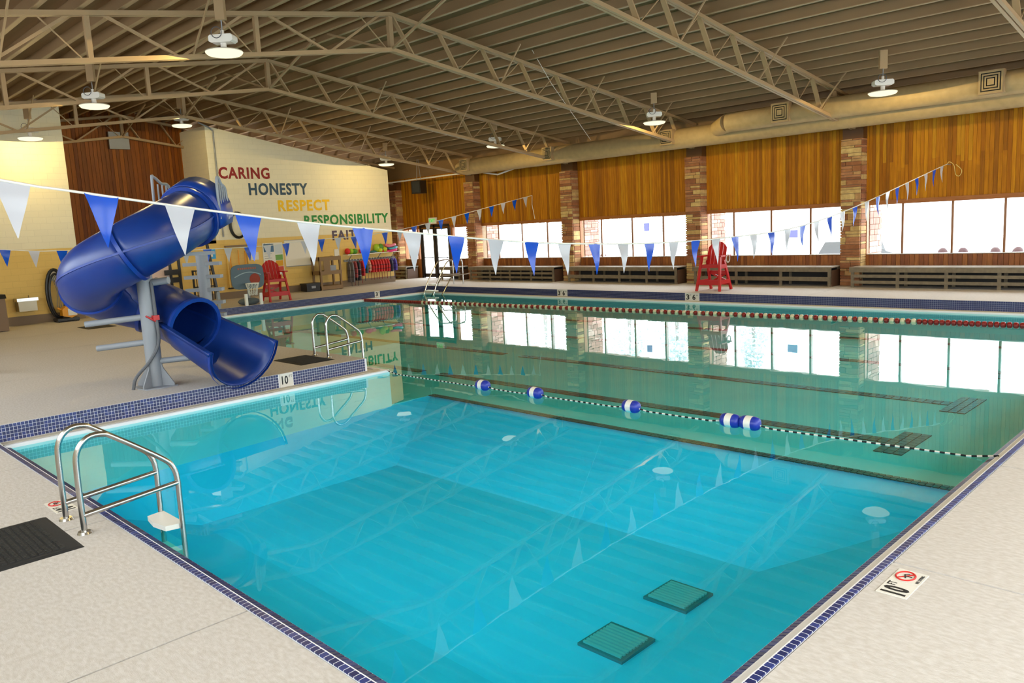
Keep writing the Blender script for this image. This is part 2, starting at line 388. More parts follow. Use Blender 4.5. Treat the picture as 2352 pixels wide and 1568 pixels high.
# water body
ov = 0.02
wb = MB()
P = [(x0 - ov, y0 - ov), (dx0 - ov, y0 - ov), (dx0 - ov, dy0 - ov), (x1 + ov, dy0 - ov), (x1 + ov, y1 + ov), (x0 - ov, y1 + ov)]
wb.prism(P, 2, DZ - 0.1, WZ)
tag(wb.build('water', M_water), 'clear turquoise water filling the L-shaped pool', 'water', None, 'stuff')

# ---------- gutter and tile band round the pool
gut = struct('trim_pool_gutter', 'white pool gutter and blue tiled rim')
def gutter(p, q, inw, s0=0.0, s1=0.0, li=0.302):
    """run from p to q along the deck edge, inw = direction into the water; s0/s1 lengthen or shorten the lip at the ends"""
    p, q, inw = Vector((p[0], p[1], 0)), Vector((q[0], q[1], 0)), Vector((inw[0], inw[1], 0)); d = (q - p).normalized()
    def sec(name, prof, m, e0=0.0, e1=0.0):
        a, b = p - d * e0, q + d * e1; n = len(prof)
        vs = [a + inw * s + Vector((0, 0, z)) for s, z in prof] + [b + inw * s + Vector((0, 0, z)) for s, z in prof]
        fs = [(i, (i + 1) % n, n + (i + 1) % n, n + i) for i in range(n)] + [tuple(range(n))[::-1], tuple(range(n, 2 * n))]
        MB().add(vs, fs).build(name, m, gut)
    sec('rim_backing', [(-.001, -.004), (.0035, -.004), (.0035, -.27), (-.001, -.27)], M_grout)
    sec('gutter_shelf', [(-.02, -.242), (.145, -.246), (.145, -.3), (-.02, -.3)], M_cream, s0, s1)
    sec('gutter_slot', [(.14, -.256), (.21, -.256), (.21, -.3), (.14, -.3)], M_slot, s0, s1)
    sec('gutter_lip', [(.2, -.246), (li - .017, -.24), (li, -.25), (li, -.36), (.2, -.36)], M_lip, s0, s1)
gutter((PDX, PS), (PDX, PDY), (1, 0), -.3, .3)
gutter((PW, PDY), (PDX, PDY), (0, 1), -.3, .3)
gutter((PW, PDY), (PW, PN), (1, 0), -.3, -.3)
gutter((PW, PN), (PE, PN), (0, -1), 0, 0)
gutter((PE, PS), (PE, PN), (-1, 0), -.3, -.3)
gutter((PDX, PS), (PE, PS), (0, 1), 0, 0, .288)
TILE = box_mesh('tile'); TILE.materials.append(M_tile)
PT = 0.0475
def tile_row(parent, origin, du, dv, dn, nu, nv, single=None, sx=PT, sy=PT, name='tile', skip=None):
    """grid of glazed tiles; single(i) -> True makes that column of loose tile objects, the rest are joined"""
    du, dv, dn, o0 = Vector(du), Vector(dv), Vector(dn), Vector(origin); mb = MB(); j = (0.0026 if single else 0.0014) if sx == PT else 0.0042
    rot = Matrix((du.cross(dv).dot(dn) * du, dv, dn)).transposed().to_euler()
    for i in range(nu):
        for k in range(nv):
            c = o0 + du * (i + .5) * sx + dv * (k + .5) * sy
            if skip and skip(c): continue
            if single and single(i):
                link(name, TILE, None, parent, c, rot, (sx - 2 * j, sy - 2 * j, 0.012))
            else:
                a, b = du * (sx / 2 - j), dv * (sy / 2 - j); t = dn * 0.006
                n = len(mb.v); mb.v += [tuple(c - a - b + t), tuple(c + a - b + t), tuple(c + a + b + t), tuple(c - a + b + t), tuple(c - a - b - t), tuple(c + a - b - t), tuple(c + a + b - t), tuple(c - a + b - t)]
                mb.f += [(n, n + 1, n + 2, n + 3), (n, n + 4, n + 5, n + 1), (n + 1, n + 5, n + 6, n + 2), (n + 2, n + 6, n + 7, n + 3), (n + 3, n + 7, n + 4, n)]
    if mb.v: tag(mb.build(name + '_run', M_tilej, parent), kind='stuff')
def in10(c): return 6.62 < c.y < 6.88
def in36(c): return (-19.12 < c.x < -18.64) or (-13.74 < c.x < -13.24)
def in3(c): return 18.64 < c.y < 18.88
band_slide = thing('tile_band', 'blue mosaic tile band along the slide deck edge', 'tile band'); 
nS = int((PDY - PS) / PT)
tile_row(band_slide, (PDX, PS, -.241), (0, 1, 0), (0, 0, 1), (1, 0, 0), nS, 5, lambda i: i < 60, skip=in10)
band_n = thing('tile_band', 'long blue mosaic tile band below the benches at the far pool edge', 'tile band')
tile_row(band_n, (PE, PN, -.241), (-1, 0, 0), (0, 0, 1), (0, -1, 0), int((PE - PW) / PT), 5, skip=in36)
band_w = thing('tile_band', 'blue mosaic tile band below the basketball hoop and lettered wall', 'tile band')
tile_row(band_w, (PW, PDY, -.241), (0, 1, 0), (0, 0, 1), (1, 0, 0), int((PN - PDY) / PT), 5, skip=in3)
# edge tiles on the near rims: one flat row at the deck, one sloping row at the water
edge_e = thing('tile_edging', 'blue edge tiles beside the white strip, right pool rim', 'tile edging')
sy_ = 0.0495
tile_row(edge_e, (PE, PS, .0), (0, 1, 0), (-1, 0, 0), (0, 0, 1), int((PN - PS) / sy_), 1, lambda i: i < 150, sx=sy_, sy=0.05)
tile_row(edge_e, (PE - .30, PS + .3, -.262), (0, 1, 0), (-.96, 0, -.28), (-.28, 0, .96), int((PN - PS - .6) / sy_), 1, lambda i: i < 150, sx=sy_, sy=0.065)
edge_s = thing('tile_edging', 'blue edge tiles beside the near ladder, left pool rim', 'tile edging')
tile_row(edge_s, (PE, PS, .0), (-1, 0, 0), (0, 1, 0), (0, 0, 1), int((PE - PDX) / sy_), 1, lambda i: i < 150, sx=sy_, sy=0.05)
tile_row(edge_s, (PE - .3, PS + .286, -.258), (-1, 0, 0), (0, .96, -.28), (0, .28, .96), int((PE - PDX - .6) / sy_), 1, lambda i: i < 150, sx=sy_, sy=0.065)
for pr_, ax_, a_, b_ in (([(PE - .29, -.2585), (PE - .366, -.2795), (PE - .366, -.33), (PE - .29, -.33)], 1, PS + .3, PN - .3), ([(PS + .28, -.2535), (PS + .352, -.2755), (PS + .352, -.33), (PS + .28, -.33)], 0, PDX + .3, PE - .3)):
    MB().prism(pr_, ax_, a_, b_).build('row_backing', M_grout, gut)
for nm, a in (('edge_backing', (PE - .055, PE - .005, PS, PN)), ('edge_backing', (PDX, PE, PS + .005, PS + .055))):
    MB().box(a[0], a[1], a[2], a[3], -.03, .004).build(nm, M_grout, gut)

# ---------- north wall
wn = struct('wall_north', 'wood clad window wall with stone pillars')
UP0, UP1, SILL, HEAD = 2.55, 4.95, 0.95, 2.42
MB().box(-37, XE, YN + .0, YN + .22, 4.97, 6.0).build('shaded_wall_top', M_roof, wn)  # shade above the duct put in as a roof-brown strip
nb = MB(); nb.box(-37, XE, YN + .02, YN + .22, 2.44, 4.97); nb.box(-37, -31.5, YN + .02, YN + .22, 0, .93); nb.box(-29.1, XE, YN + .02, YN + .22, 0, .93)
nb.box(-37, -33.35, YN + .02, YN + .22, .93, 2.44)
nb.build('wall_backing', M_woodj, wn)
BOARD = piece_mesh('board', 0.03); BOARD.materials.append(M_wood)
ABOARD = piece_mesh('apron_board', 0.03); ABOARD.materials.append(M_apron)
def in_pillar(x, m_=0.3): return any(abs(x - p) < m_ for p in PILL)
x = -36.9
while x < -4.3:
    wd = random.choice((0.095, 0.1, 0.105, 0.11)); xc = x + wd / 2
    if not in_pillar(xc, 0.28) and xc > -33.4:
        y = YN + random.uniform(0.006, 0.014)
        cut = [UP0, UP1]
        if xc > -9.7 and random.random() < 0.35: cut = [UP0, random.uniform(3.35, 3.75), UP1]
        for a, b in zip(cut[:-1], cut[1:]):
            link('board', BOARD, None, wn, (xc, y, (a + b) / 2), None, (wd - .006, 0.022, b - a - .004))
    x += wd
x = -33.2
while x < -4.3:
    wd = random.choice((0.12, 0.13, 0.14)); xc = x + wd / 2
    if not in_pillar(xc, 0.28) and not (-31.45 < xc < -29.15):
        link('apron_board', ABOARD, None, wn, (xc, YN + .008, .47), None, (wd - .008, .022, .90))
    x += wd
# ---------- windows
PANES = {0: None, 1: (-26.93, -25.86, -24.38, -22.88, -21.66), 2: (-21.02, -19.96, -18.45, -17.03, -15.78), 3: (-15.13, -14.12, -12.74, -11.39, -10.25), 4: (-9.6, -8.58, -7.23, -5.92, -4.52)}
def window(n, xs, label):
    t = struct('window_%d' % n, label)
    a, b = xs[0], xs[-1]
    MB().box(a - .08, b + .08, YN - .02, YN + .16, HEAD, HEAD + .13).build('head_trim', M_trimw, t)
    MB().box(a - .06, b + .06, YN + .02, YN + .2, SILL - .05, SILL).build('sill', M_frame, t)
    MB().box(a - .12, a, YN + .0, YN + .16, SILL - .05, HEAD).build('jamb', M_trimw, t)
    MB().box(b, b + .1, YN + .0, YN + .16, SILL - .05, HEAD).build('jamb', M_trimw, t)
    for i, x in enumerate(xs):
        if 0 < i < len(xs) - 1:
            MB().box(x - .03, x + .03, YN + .04, YN + .07, SILL, HEAD).build('mullion', mat('mullion_brown', lin(140, 96, 66), 0.5), t)
            MB().box(x - .025, x + .025, YN + .07, YN + .2, SILL, HEAD).build('mullion_side', M_frame, t)
    for x0_, x1_ in zip(xs[:-1], xs[1:]):
        MB().box(x0_ + .03, x1_ - .03, YN + .12, YN + .126, SILL, HEAD).build('pane', M_glass, t)
    return t
window(1, PANES[1], 'four pane window beside the doors'); window(2, PANES[2], 'four pane window left of the lifeguard chair')
window(3, PANES[3], 'four pane window right of the lifeguard chair'); window(4, PANES[4], 'large bright window at the right edge')
window(5, (-3.87, -2.6, -1.3, 0.0, 2.2), 'window beyond the right edge')
window(6, (-32.72, -31.72), 'small window left of the doors'); window(7, (-28.98, -27.55), 'small window right of the doors')
# notices taped to the panes, seen in the water reflections
for nme, (xa, xb, za, zb) in (('window_notice', (-17.95, -17.7, 1.9, 2.2)), ('window_notice', (-12.2, -11.85, 1.5, 1.75))):
    o = MB().box(xa, xb, YN + .105, YN + .11, za, zb).build(nme, M_notice); tag(o, 'paper notice taped inside the %s window pane' % ('third' if xa < -15 else 'tall centre'), 'notice')
# ---------- doors in the first bay
dr = struct('door_1', 'dark framed double glass exit doors')
for xx in (-31.42, -30.36, -29.24): MB().box(xx - .06, xx + .06, YN - .01, YN + .13, 0, 2.62).build('door_frame', M_bronze, dr)
MB().box(-31.42, -29.24, YN - .01, YN + .13, 2.48, 2.62).build('door_frame', M_bronze, dr)
for a, b in ((-31.34, -30.44), (-30.28, -29.32)):
    lf = MB().box(a, a + .07, YN + .03, YN + .08, .03, 2.46).box(b - .07, b, YN + .03, YN + .08, .03, 2.46).box(a, b, YN + .03, YN + .08, .03, .22).box(a, b, YN + .03, YN + .08, 2.38, 2.46).build('door_leaf', M_bronze, dr)
    MB().box(a + .07, b - .07, YN + .05, YN + .056, .22, 2.38).build('pane', M_glass, lf)
    MB().cyl((a + .1, YN - .03, 1.0), (b - .1, YN - .03, 1.0), .02, 8).box(a + .1, a + .14, YN - .04, YN + .04, .97, 1.03).box(b - .14, b - .1, YN - .04, YN + .04, .97, 1.03).build('push_bar', M_bronze, lf)
MB().box(-31.55, -29.1, YN - .03, YN + .05, 2.62, 2.75).build('door_head', M_trimw, dr)
es = thing('exit_sign', 'small green lit exit sign above the glass doors', 'sign', (-30.35, YN - .03, 2.8))
MB().box(-.28, .28, -.05, .03, -.15, .15).build('housing', M_whitep, es)
fit_text('lettering', 'EXIT', mat('exit_green', lin(60, 200, 90), 0.5, emit=lin(60, 220, 90), es=0.6), es, .42, .17, (0, -.055, 0), (R(90), 0, 0), 0.02)

# ---------- stone pillars (run through the wall to the outside)
STONE = piece_mesh('stone', 0.05); STONE.materials.append(M_stone)
STONEO = piece_mesh('stone', 0.05); STONEO.materials.append(M_stoneo)
PL = ['stone pillar half hidden at the end of the lettered wall', 'stone pillar beside the glass doors', 'stone pillar third from the right in the window wall', 'stone pillar behind the red lifeguard chair', 'stone pillar nearest the right edge', 'stone pillar beyond the right edge']
def pillar(xc, label, seen=True):
    t = thing('stone_pillar', label, 'pillar', (xc, YN, 0), 0, 'window wall pillars')
    h = 4.42; y0_, y1_ = -.42, 1.25
    MB().box(-.28, .28, y0_ + .02, y1_, 0, h).build('mortar_core', M_mortar, t)
    MB().box(-.31, .31, -.3, .1, h, h + .45).build('bearing_block', mat('dark_beam_wood', lin(92, 56, 22), 0.5), t)
    z = 0.0
    while z < h - .03:
        hh = min(random.choice((.07, .09, .1, .12, .15, .18)), h - z)
        # south face
        cs = [-.3, .3]; k = random.random()
        if k > .35: cs = [-.3, random.uniform(-.16, .16), .3]
        for a, b in zip(cs[:-1], cs[1:]):
            if b - a > .25 and hh > .14 and random.random() < .35:
                for q in (0, 1): link('stone', STONE, None, t, ((a + b) / 2, y0_ + random.uniform(-.01, .01), z + hh * (.25 + .5 * q)), None, (b - a - .012, .06, hh / 2 - .012))
            else:
                link('stone', STONE, None, t, ((a + b) / 2, y0_ + random.uniform(-.012, .01), z + hh / 2), None, (b - a - .012, .06, hh - .012))
        # east face inside
        link('stone', STONE, None, t, (.29, y0_ + .23, z + hh / 2), None, (.04, .4, hh - .012))
        z += hh
    z = .55
    while z < 2.6:
        hh = random.choice((.09, .12, .16, .2)); y = .28
        while y < y1_:
            ln = min(random.choice((.18, .28, .4)), y1_ - y)
            if ln > .05: link('stone', STONEO, None, t, (.29, y + ln / 2, z + hh / 2), None, (.05 + random.uniform(0, .02), ln - .014, hh - .014))
            y += ln
        z += hh
for i, xc in enumerate(PILL): pillar(xc, PL[i])

# ---------- west wall: cream below, white above, wood recess between two blocks
ww = struct('wall_west', 'painted block wall with lettering and a wood recess')
PZ = 2.38
def slope_wall(mb, x0, x1, ya, yb, z0, topf=lambda y: roof_z(y) - .245):
    """block with its top following the roof"""
    ys = [ya] + ([RIDGE] if ya < RIDGE < yb else []) + [yb]
    poly = [(y, topf(y)) for y in ys]
    mb.prism([(ya, z0)] + [(yb, z0)] + poly[::-1], 0, x0, x1)
m1 = MB(); slope_wall(m1, XW - .3, XW, 14.15, 22.8, PZ, lambda y: 5.24 + .186 * (22.8 - y)); m1.box(-33.4, XW - .3, 14.15, 14.35, PZ, 6.85); m1.box(-36.8, XW - .3, 22.6, 22.8, PZ, 5.24)
m1.build('lettered_block', M_white, ww)
m1 = MB(); slope_wall(m1, -37.0, -36.8, YS, YN, PZ, lambda y: roof_z(y) - .02); m1.build('end_gable', M_roof, ww)
m2 = MB(); m2.box(XW - .3, XW, 8.5, 22.8, 0, PZ); m2.box(-36.8, XW - .3, 22.6, 22.8, 0, PZ); m2.build('lower_wall', M_creamw, ww)
m3 = MB(); slope_wall(m3, XWL - .3, XWL, YS, 8.5, PZ); m3.box(-33.4, XWL - .3, 8.3, 8.5, PZ, 7.1); m3.build('plain_block', M_white, ww)
m4 = MB(); m4.box(XWL - .3, XWL, YS, 8.5, 0, PZ); m4.box(XW - .3, XWL - .3, 8.3, 8.5, 0, PZ); m4.build('lower_wall', M_creamw, ww)
MB().box(-33.4, XW, 8.5, 14.15, PZ - .12, PZ).build('recess_ledge', mat('dark_ledge', lin(84, 70, 50), 0.7), ww)
m5 = MB(); slope_wall(m5, -33.6, -33.3, 8.3, 14.35, PZ); m5.build('recess_backing', mat('dark_brown_panel', lin(70, 38, 12), 0.4), ww)
DB = piece_mesh('recess_board', 0.03); DB.materials.append(M_dwood)
y = 8.5
while y < 14.1:
    wd = random.choice((.12, .14, .16)); yc = y + wd / 2; zt_ = roof_z(yc) - .05
    link('recess_board', DB, None, ww, (-33.29, yc, (PZ + zt_) / 2), None, (.03, wd - .01, zt_ - PZ)); y += wd
MB().box(-33.2, -33.1, 11.3, 12.05, 6.1, 6.75).build('grey_vent_cover', M_grey, ww)
MB().box(-37.0, -36.8, 22.6, YN + .3, 0, 5.95).build('corridor_end', M_creamw, ww)
MB().box(XW, XW + .02, 8.5, 22.8, 0, .28).build('baseboard_west', M_base, ww)
MB().box(XWL, XWL + .02, YS, 8.5, 0, .28).build('baseboard_south_block', M_base, ww)
WORDS = [('CARING', 14.53, 16.74, 4.80, 5.27, lin(140, 16, 18), 'dark red'), ('HONESTY', 15.75, 18.48, 4.14, 4.64, lin(38, 72, 98), 'slate blue'),
         ('RESPECT', 17.0, 19.52, 3.45, 3.93, lin(236, 188, 0), 'yellow'), ('RESPONSIBILITY', 18.18, 22.66, 2.80, 3.26, lin(34, 132, 58), 'green'), ('FAITH', 19.52, 21.2, 2.12, 2.55, lin(84, 72, 92), 'grey purple')]
for wd, a, b, z0_, z1_, c, cn in WORDS:
    fit_text('painted_word', wd, mat('wall_paint_' + cn.replace(' ', '_'), c, 0.55), ww, b - a, z1_ - z0_, (XW + .006, (a + b) / 2, (z0_ + z1_) / 2), (R(90), 0, R(90)), 0.032, 0.003, '%s painted word %s' % (cn, wd))
# conduit on the corner of the lettered block
o = MB().tube(catmull([(XW + .03, 14.45, 2.5), (XW + .03, 14.45, 6.2), (XW + .03, 14.4, 6.7), (XW + .03, 13.9, 6.95)], 6), .03, 6).build('conduit', M_grey, ww)

# ---------- south and east walls (behind the camera; windows added to light the near deck)
wsth = struct('wall_south', 'wall behind the camera')
sb = MB(); sb.box(-37, -22.0, YS - .3, YS, 0, 5.95); sb.box(-22.0, XE + .3, YS - .3, YS, 0, 2.2); sb.box(-22.0, XE + .3, YS - .3, YS, 4.2, 5.95)
for xx in (-22.0, -16.5, -11.0, -5.5, 0.0): sb.box(xx, xx + .4, YS - .3, YS, 2.2, 4.2)
sb.build('block_wall', M_white, wsth)
MB().box(-22.0, XE, YS - .12, YS - .114, 2.2, 4.2).build('pane', M_glass, wsth)
we = struct('wall_east', 'end wall behind the camera with added windows')
eb = MB(); eb.box(XE, XE + .3, YS, YN + .3, 0, .8); slope_wall(eb, XE, XE + .3, YS, YN + .3, 3.6)
for yy in (YS, 4.6, 10.0, 15.4, 20.8, 24.2): eb.box(XE, XE + .3, yy, yy + .75, .8, 3.6)
eb.build('block_wall', M_white, we)
MB().box(XE + .1, XE + .106, YS, YN, .8, 3.6).build('pane', M_glass, we)

# ---------- ceiling: two roof slopes with purlins
ceil = struct('ceiling', 'tan gable roof deck with purlins')
for s in (0, 1):
    ya, yb = ((YS - .3, RIDGE), (RIDGE, YN + .35))[s]
    MB().prism([(ya, roof_z(ya)), (yb, roof_z(yb)), (yb, roof_z(yb) + .12), (ya, roof_z(ya) + .12)], 0, -37.2, XE + .4).build('roof_slope', M_roof, ceil)
PUR = MB().box(-19.5, 19.5, -.03, .03, -.225, -.0).box(-19.5, 19.5, -.045, .045, -.24, -.225).mesh('purlin'); PUR.materials.append(M_purlin); PUR.materials.append(M_steel)
for p_ in PUR.polygons[6:]: p_.material_index = 1
k = 0
for s in (-1, 1):
    for i in range(18):
        yy = RIDGE + s * (.25 + i * .72)
        if YS < yy < YN: link('purlin', PUR, None, ceil, (-17.6, yy, roof_z(yy)))
# ---------- roof trusses
def zb_(y): return 6.57 - 0.142 * abs(y - RIDGE)
def zt_(y): return 7.36 - 0.14 * abs(y - RIDGE)
TL = {-33.05: 'tan scissor truss in front of the wood recess', -27.2: 'tan steel truss nearest the lettered wall', -21.35: 'tan steel truss third from the lettered wall side', -15.5: 'long tan steel truss peaking above the blue slide', -9.93: 'tan steel truss ending over the right stone pillar', -4.2: 'tan steel truss at the top right corner'}
def truss(xc, label):
    t = thing('roof_truss', label, 'truss', (xc, 0, 0), 0, 'roof trusses')
    ya, yb = YS + .1, YN - .15
    for nm, zf in (('bottom_chord', zb_), ('top_chord', zt_)):
        for seg in ((ya, RIDGE), (RIDGE, yb)):
            for dx in (-.045, .045):
                MB().bar((dx, seg[0], zf(seg[0])), (dx, seg[1], zf(seg[1])), .065, .085).build(nm, M_steel, t)
            MB().bar((0, seg[0], zf(seg[0]) + .02), (0, seg[1], zf(seg[1]) + .02), .03, .03).build(nm + '_filler', M_black, t)
    MB().bar((0, RIDGE, zb_(RIDGE)), (0, RIDGE, zt_(RIDGE)), .11, .11).build('king_post', M_steel, t)
    # north half: leaning webs and thin rods
    tops = [13.28 + 1.425 * i for i in range(8)]
    prev = None
    for i, y in enumerate(tops):
        bt = y + .58
        if bt > yb: break
        for dx in (-.03, .03): MB().bar((dx, y, zt_(y)), (dx, bt, zb_(bt)), .035, .06, (1, 0, 0)).build('web', M_steel, t)
        if prev: MB().bar((0, prev, zb_(prev)), (0, y, zt_(y)), .022, .022).build('web_rod', M_steel, t)
        prev = bt
    for dx in (-.03, .03): MB().bar((dx, 11.87, zt_(11.87)), (dx, 12.46, zb_(12.46)), .035, .06, (1, 0, 0)).build('web', M_steel, t)
    # south half: posts with crossing diagonals
    posts = [8.4, 5.15, 1.9]
    for y in posts: MB().bar((0, y, zb_(y)), (0, y, zt_(y)), .09, .09).build('post', M_steel, t)
    nodes = [RIDGE] + posts + [YS + .3]
    for a, b in zip(nodes[:-1], nodes[1:]):
        mid = (a + b) / 2
        for q in (a - .25, b + .25):
            MB().bar((0, mid, zb_(mid)), (0, q, zt_(q)), .05, .05, (1, 0, 0)).build('web', M_steel, t)
        MB().bar((0, a - .1, zb_(a - .1)), (0, (a + mid) / 2, zt_((a + mid) / 2)), .022, .022).build('web_rod', M_steel, t)
    # sway braces up to the purlins
    for y in (15.3, 18.75, 22.2, 7.0, 3.7):
        MB().bar((.03, y, zb_(y)), (.75, y + .1, roof_z(y) - .2), .03, .03).build('sway_brace', M_steel, t)
    for sx in (-1, 1):
        MB().bar((0, RIDGE, zb_(RIDGE)), (sx * 2.6, RIDGE, roof_z(RIDGE) - .24), .05, .05).build('ridge_brace', M_steel, t)
    return t
for xc in TL: truss(xc, TL[xc])
# ---------- hanging wire from the roof
tag(MB().tube([(-15.1, 16.2, 7.0), (-15.6, 17.5, 6.3), (-18.4, 22.6, 5.25)], .008, 5).build('hanging_wire', M_rope), 'thin wire strung below the roof beside the centre truss', 'wire')

# ---------- high bay lamps
LAMPS = [(-14.56, 7.2, 5.80, 'high bay lamp at the top left, largest and closest to the camera'), (-21.2, 7.0, 5.74, 'high bay lamp second down the left row over the slide deck'), (-27.7, 7.2, 5.70, 'high bay lamp farthest left in front of the white block wall'),
         (-28.4, 12.2, 6.42, 'high bay lamp at the ridge beside the wood recess'), (-28.5, 21.0, 5.24, 'high bay lamp at the top right corner of the lettered wall'), (-21.65, 21.0, 5.30, 'high bay lamp in the middle bay of the window side'),
         (-14.55, 21.0, 5.26, 'high bay lamp beside the chord of the centre truss, window side'), (-7.74, 21.0, 5.13, 'high bay lamp in front of the duct near the right edge'),
         (-7.7, 7.2, 5.75, 'high bay lamp above the diving well, out of frame'), (-.9, 7.2, 5.75, 'high bay lamp behind the camera'), (-.9, 21.0, 5.2, 'high bay lamp beyond the right edge')]
M_lens = mat('lamp_lens', (0, 0, 0, 1), 1.0, spec=0.0, emit=LAMP_COL, es=LAMP)
M_lens.cycles.emission_sampling = 'NONE'
proto = thing('high_bay_lamp', LAMPS[0][3], 'lamp', (0, 0, 0), 0, 'high bay lamps')
MB().lathe([(0.0, -.045), (.2, -.04), (.3, -.02), (.335, .015), (.335, .03)], 20).build('lens', M_lens, proto, True)
MB().lathe([(.336, .03), (.345, .03), (.33, .05), (.12, .075), (.06, .09), (0, .09)], 20).build('reflector', M_whitep, proto, True)
MB().cyl((0, 0, .08), (0, 0, .2), .055, 10).build('neck', M_whitep, proto)
bx_ = MB(); bx_.prism([(-.23, .22), (-.18, .19), (.18, .19), (.23, .22), (.23, .3), (.2, .33), (-.2, .33), (-.23, .3)], 1, -.12, .12); bx_.build('ballast_housing', M_whitep, proto)
MB().cyl((0, 0, .33), (0, 0, .42), .035, 8).build('hub', M_whitep, proto)
MB().cyl((0, 0, .42), (0, 0, .62), .012, 6).build('hook_rod', M_grey, proto)
MB().tube([(.0 + .1 * math.sin(a) - .06, -.13, .36 - .1 * math.cos(a)) for a in [i * 2 * math.pi / 14 for i in range(14)]], .008, 5, closed=True).build('cord_loop', M_greyd, proto)
lamp_things = [proto] + [copy_tree(proto) for _ in LAMPS[1:]]
for t, (x, y, z, lb) in zip(lamp_things, LAMPS):
    t.location = (x, y, z); t.rotation_euler = (0, 0, R(40)); t['label'] = lb
    MB().box(-.09, .09, -.05, .05, .6, roof_z(y) - .22 - z).build('mounting_bracket', M_steel, t)
    ld = bpy.data.lights.new('lamp_light', 'POINT'); ld.energy = LAMP_W; ld.color = (1.0, 0.74, 0.27); ld.shadow_soft_size = 0.0
    lo = bpy.data.objects.new('lamp_light', ld); COL.objects.link(lo); lo.parent = t; lo.location = (0, 0, -.06)

# ---------- ducts along the window wall
dt = thing('air_duct', 'long round tan air duct along the top of the window wall', 'duct')
MB().tube([(-26.4, 23.75, 5.0), (XE - .06, 23.75, 5.0)], .34, 20).build('duct_pipe', M_duct, dt, True)
MB().tube([(-26.9, 23.75, 5.0), (-26.4, 23.75, 5.0)], [.22, .34], 20).build('end_cone', M_duct, dt, True)
dt2 = thing('air_duct', 'upper tan air duct in front with square diffusers at the right', 'duct')
MB().tube([(-13.2, 23.08, 5.22), (XE - .06, 23.08, 5.22)], .3, 20).build('duct_pipe', M_duct, dt2, True)
MB().tube([(-13.8, 23.42, 5.12), (-13.2, 23.08, 5.22)], [.24, .3], 20).build('elbow', M_duct, dt2, True)
def diffuser(parent, x, y, z, s):
    h = s / 2
    d0 = MB().box(x - h, x + h, y - .05, y + .15, z - h, z + h).build('diffuser', M_steel, parent)
    for i in range(4):
        a, b = h * (.92 - i * .22), h * (.80 - i * .22); yy = y - .055 - .006 * i
        mb = MB()
        for (u0_, u1_, v0_, v1_) in ((-a, a, b, a), (-a, a, -a, -b), (-a, -b, -b, b), (b, a, -b, b)): mb.box(x + u0_, x + u1_, yy - .012, yy, z + v0_, z + v1_)
        mb.build('louvre', M_duct, d0)
        MB().box(x - b, x + b, yy - .002, yy - .001, z - b, z + b).build('louvre_gap', M_slot if i < 3 else M_duct, d0)
for x in (-11.3, -5.8, -1.0): diffuser(dt2, x, 22.76, 5.26, .56)
for x in (-26.1, -21.2, -15.7): diffuser(dt, x, 23.36, 5.06, .5)
# pipe and bent conduit below the duct
tag(MB().tube([(-33.2, 24.2, 4.79), (-28.15, 24.2, 4.81), (-26.2, 24.2, 4.80), (-24.9, 24.2, 4.57), (-23.4, 24.2, 4.82)], .035, 8).build('bent_pipe', M_frame), 'thin white bent pipe under the duct by the loudspeaker', 'pipe')
sp = thing('loudspeaker', 'black loudspeaker hanging beside the lettered wall', 'speaker', (-30.1, 24.0, 4.1))
MB().prism([(-.34, -.2), (.34, -.2), (.24, .25), (-.24, .25)], 2, 0, .6).build('cabinet', M_blackp, sp)
MB().box(-.28, .28, -.215, -.2, .05, .55).build('grille', mat('speaker_grille', lin(44, 46, 50), 0.8), sp)
for dx in (-.15, .15): MB().cyl((dx, 0, .6), (dx * .3, 0, 1.6), .012, 6).build('hanger_cable', M_grey, sp)

# ================================================================== OBJECTS
# ---------- water slide
sl = thing('water_slide', 'blue spiral tube water slide on grey steel column', 'slide')
PATH = [(-13.5, 5.75, 2.78), (-13.0, 5.05, 2.50), (-13.12, 4.5, 2.22), (-13.65, 4.2, 1.96), (-14.2, 4.3, 1.72), (-14.5, 4.75, 1.50), (-14.4, 5.25, 1.30), (-13.95, 5.5, 1.10), (-13.35, 5.58, .94), (-12.18, 5.86, .55)]
cp = catmull(PATH, 8)
def frames(pts):
    out = []
    for i, p in enumerate(pts):
        d = (pts[min(i + 1, len(pts) - 1)] - pts[max(i - 1, 0)]).normalized(); sd = d.cross(Vector((0, 0, 1))).normalized(); up = sd.cross(d)
        out.append((p, d, sd, up))
    return out
FR = frames(cp); TR = 0.45
def sweep(name, fr, prof, m, parent, closed=True, smooth=True):
    """prof(i) -> list of (side, up) for frame i"""
    mb = MB(); n = None
    for i, (p, d, sd, up) in enumerate(fr):
        pr = prof(i); n = len(pr); mb.v += [tuple(p + sd * a + up * b) for a, b in pr]
    for i in range(len(fr) - 1):
        for k in range(n if closed else n - 1):
            mb.f.append((i * n + k, i * n + (k + 1) % n, (i + 1) * n + (k + 1) % n, (i + 1) * n + k))
    return mb.build(name, m, parent, smooth)
def circ(r, n=28): return [(r * math.cos(2 * math.pi * k / n), r * math.sin(2 * math.pi * k / n)) for k in range(n)]
def shell(name, i0, i1, parent):
    fr = FR[i0:i1 + 1]
    o = sweep(name, fr, lambda i: circ(TR), M_slide, parent)
    sm = o.modifiers.new('wall', 'SOLIDIFY'); sm.thickness = 0.02; sm.offset = -1
    for s in (-1, 1):   # longitudinal seam ribs on both sides
        sweep('seam_rib', fr, lambda i: [(s * (TR + a), b) for a, b in ((-.02, -.022), (.035, -.016), (.035, .016), (-.02, .022))], M_slide2, o, True, False)
    return o
